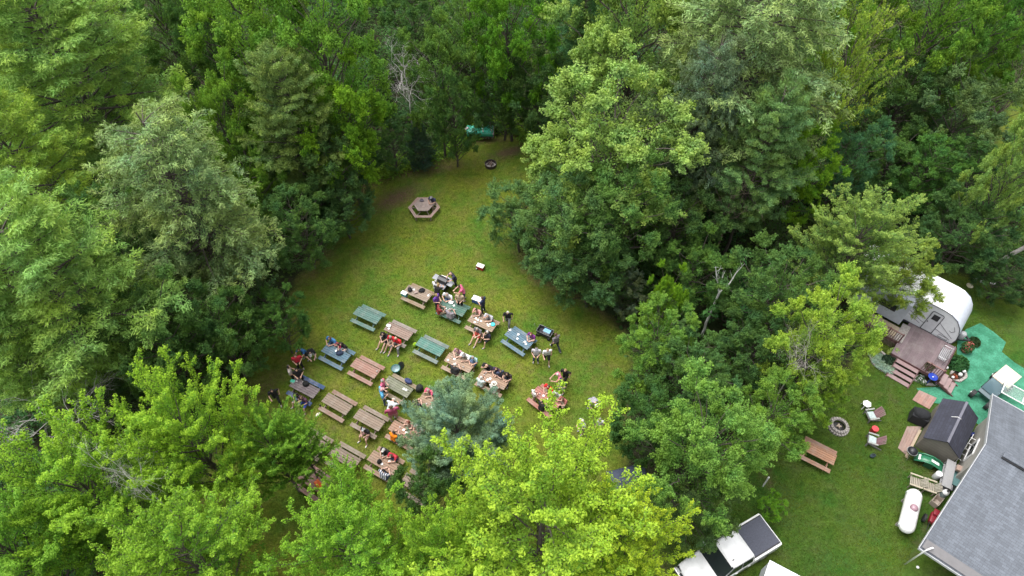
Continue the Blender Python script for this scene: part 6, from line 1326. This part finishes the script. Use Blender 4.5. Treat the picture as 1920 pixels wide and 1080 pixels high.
seated('p', 'O', 791, 770, 'outl', (.06, .18, .42), 'shorts', (.35, .4, .5), 'dark', 'person in a medium blue shirt facing out by the feathery tree')
# lower tables
seated('m', 'O', 683, 804, 'out', BLK, 'shorts', (.35, .2, .18), 'cap', 'man in a black t-shirt and grey cap sitting alone with legs apart', hatcol=(.35, .36, .38), shoe=(.6, .6, .55))
seated('q', 'F', 765, 792, 'sit2', (.4, .25, .2), 'shorts', KH, 'long_red', 'long haired person in tan leaning over the reddish brown table')
seated('q', 'F', 781, 801, 'sit', (.4, .5, .4), 'shorts', KH, 'grey', 'person in pale green at the far bench beside the feathery tree')
seated('q', 'N', 736, 814, 'sit', (.75, .2, .0), 'shorts', BLK, 'dark', 'person in orange at the near bench of the reddish brown table')
seated('q', 'N', 748, 822, 'sit2', BLK, 'shorts', BLK, 'brown', 'person in black beside the one in orange')
seated('r', 'F', 720, 843, 'sit', BLK, 'shorts', BLK, 'cap', 'person in black with a pale cap at the lowest clear table', hatcol=(.5, .48, .46))
seated('r', 'F', 737, 849, 'sit2', (.45, .03, .05), 'shorts', JEAN, 'brown', 'person in red and black at the lowest clear table')
o = seated('r', 'N', 718, 884, 'sit', (.3, .3, .36), 'shorts', JEAN, 'dark', 'person in navy and white striped shirt at the lowest clear table', wide=1.15)
m, nt, ns, ls, bb = newmat('striped_cloth'); w = N_(nt, 'ShaderNodeTexWave'); w.inputs['Scale'].default_value = 3.2; w.bands_direction = 'X'; ls.new(N_(nt, 'ShaderNodeTexCoord').outputs['Object'], w.inputs['Vector']); ls.new(ramp(nt, w.outputs['Fac'], [(.45, (.02, .03, .09)), (.55, (.65, .66, .7))]), bb.inputs['Base Color']); bb.inputs['Roughness'].default_value = .9
for c in o.children:
    if c.name.startswith('shirt'): me = c.data.copy(); me.materials[0] = m; c.data = me
# six sided table
r6 = R(150); hx = G(810, 367, 1.25); person('sit', hx.x+.05, hx.y-.02, R(155), (.03, .035, .08), 'shorts', (.3, .25, .22), 'cap', 'lone person in navy sitting at the six sided table', hatcol=(.25, .25, .28))

# short grass standing on the lawn
g = np.random.default_rng(17); n = 480000; y = g.uniform(3, 45, n); c = np.column_stack([g.uniform(-1, 1, n)*(13+.8*y), y]); dd = lawn_d(c); c = c[dd > g.normal(.1, .3, n)]
hard = [wpoly(CARPET), wpoly([(1723, 730), (1758, 747), (1742, 770), (1708, 751)]), wpoly([(1699, 798), (1730, 798), (1702, 862), (1681, 842)]), np.array([(bx, by) for bx, by in [tuple((Vector((sc.x, sc.y))+Matrix.Rotation(sh, 2)@Vector(q))) for q in [(-hl, -hw), (hl, -hw), (hl, hw), (-hl, hw)]]])]
for x, y, r_ in [(*G(920, 311).xy, .6), (*G(1571, 801).xy, .75)]: hard.append(np.array([(x+r_*math.cos(a), y+r_*math.sin(a)) for a in np.linspace(0, 6.28, 12)[:-1]]))
c = c[np.max([sdist(c, p) for p in hard], axis=0) < 0]
ty = sdist(c, POLYS[1]) > 0; n = len(c); h = .02+.035*g.random(n); ax = nrm(np.column_stack([g.normal(0, .45, n), g.normal(0, .45, n), np.ones(n)])); sd = nrm(np.cross(ax, g.normal(size=(n, 3))))
pt = .6*np.sin(c[:, 0]*.7+np.sin(c[:, 1]*.5)*2)*np.sin(c[:, 1]*.6+c[:, 0]*.3)
keep = pt+g.normal(0, 1.3, n) > -1.6; c, h, ax, sd, pt = c[keep], h[keep], ax[keep], sd[keep], pt[keep]; n = len(c)
tag(link('grass', quadmesh('grass', np.column_stack([c, h]), ax*h[:, None], sd*(.012+.012*g.random(n))[:, None], nrm(np.cross(ax, sd))*.004, np.clip(.45+.09*pt+g.normal(0, .12, n), 0, 1), np.clip(g.normal(.2, .2, n), 0, 1), M['leaf']), color=(.11, .165, .02, .3)), 'short green grass of the clearing and yard', 'grass', None, 'stuff')
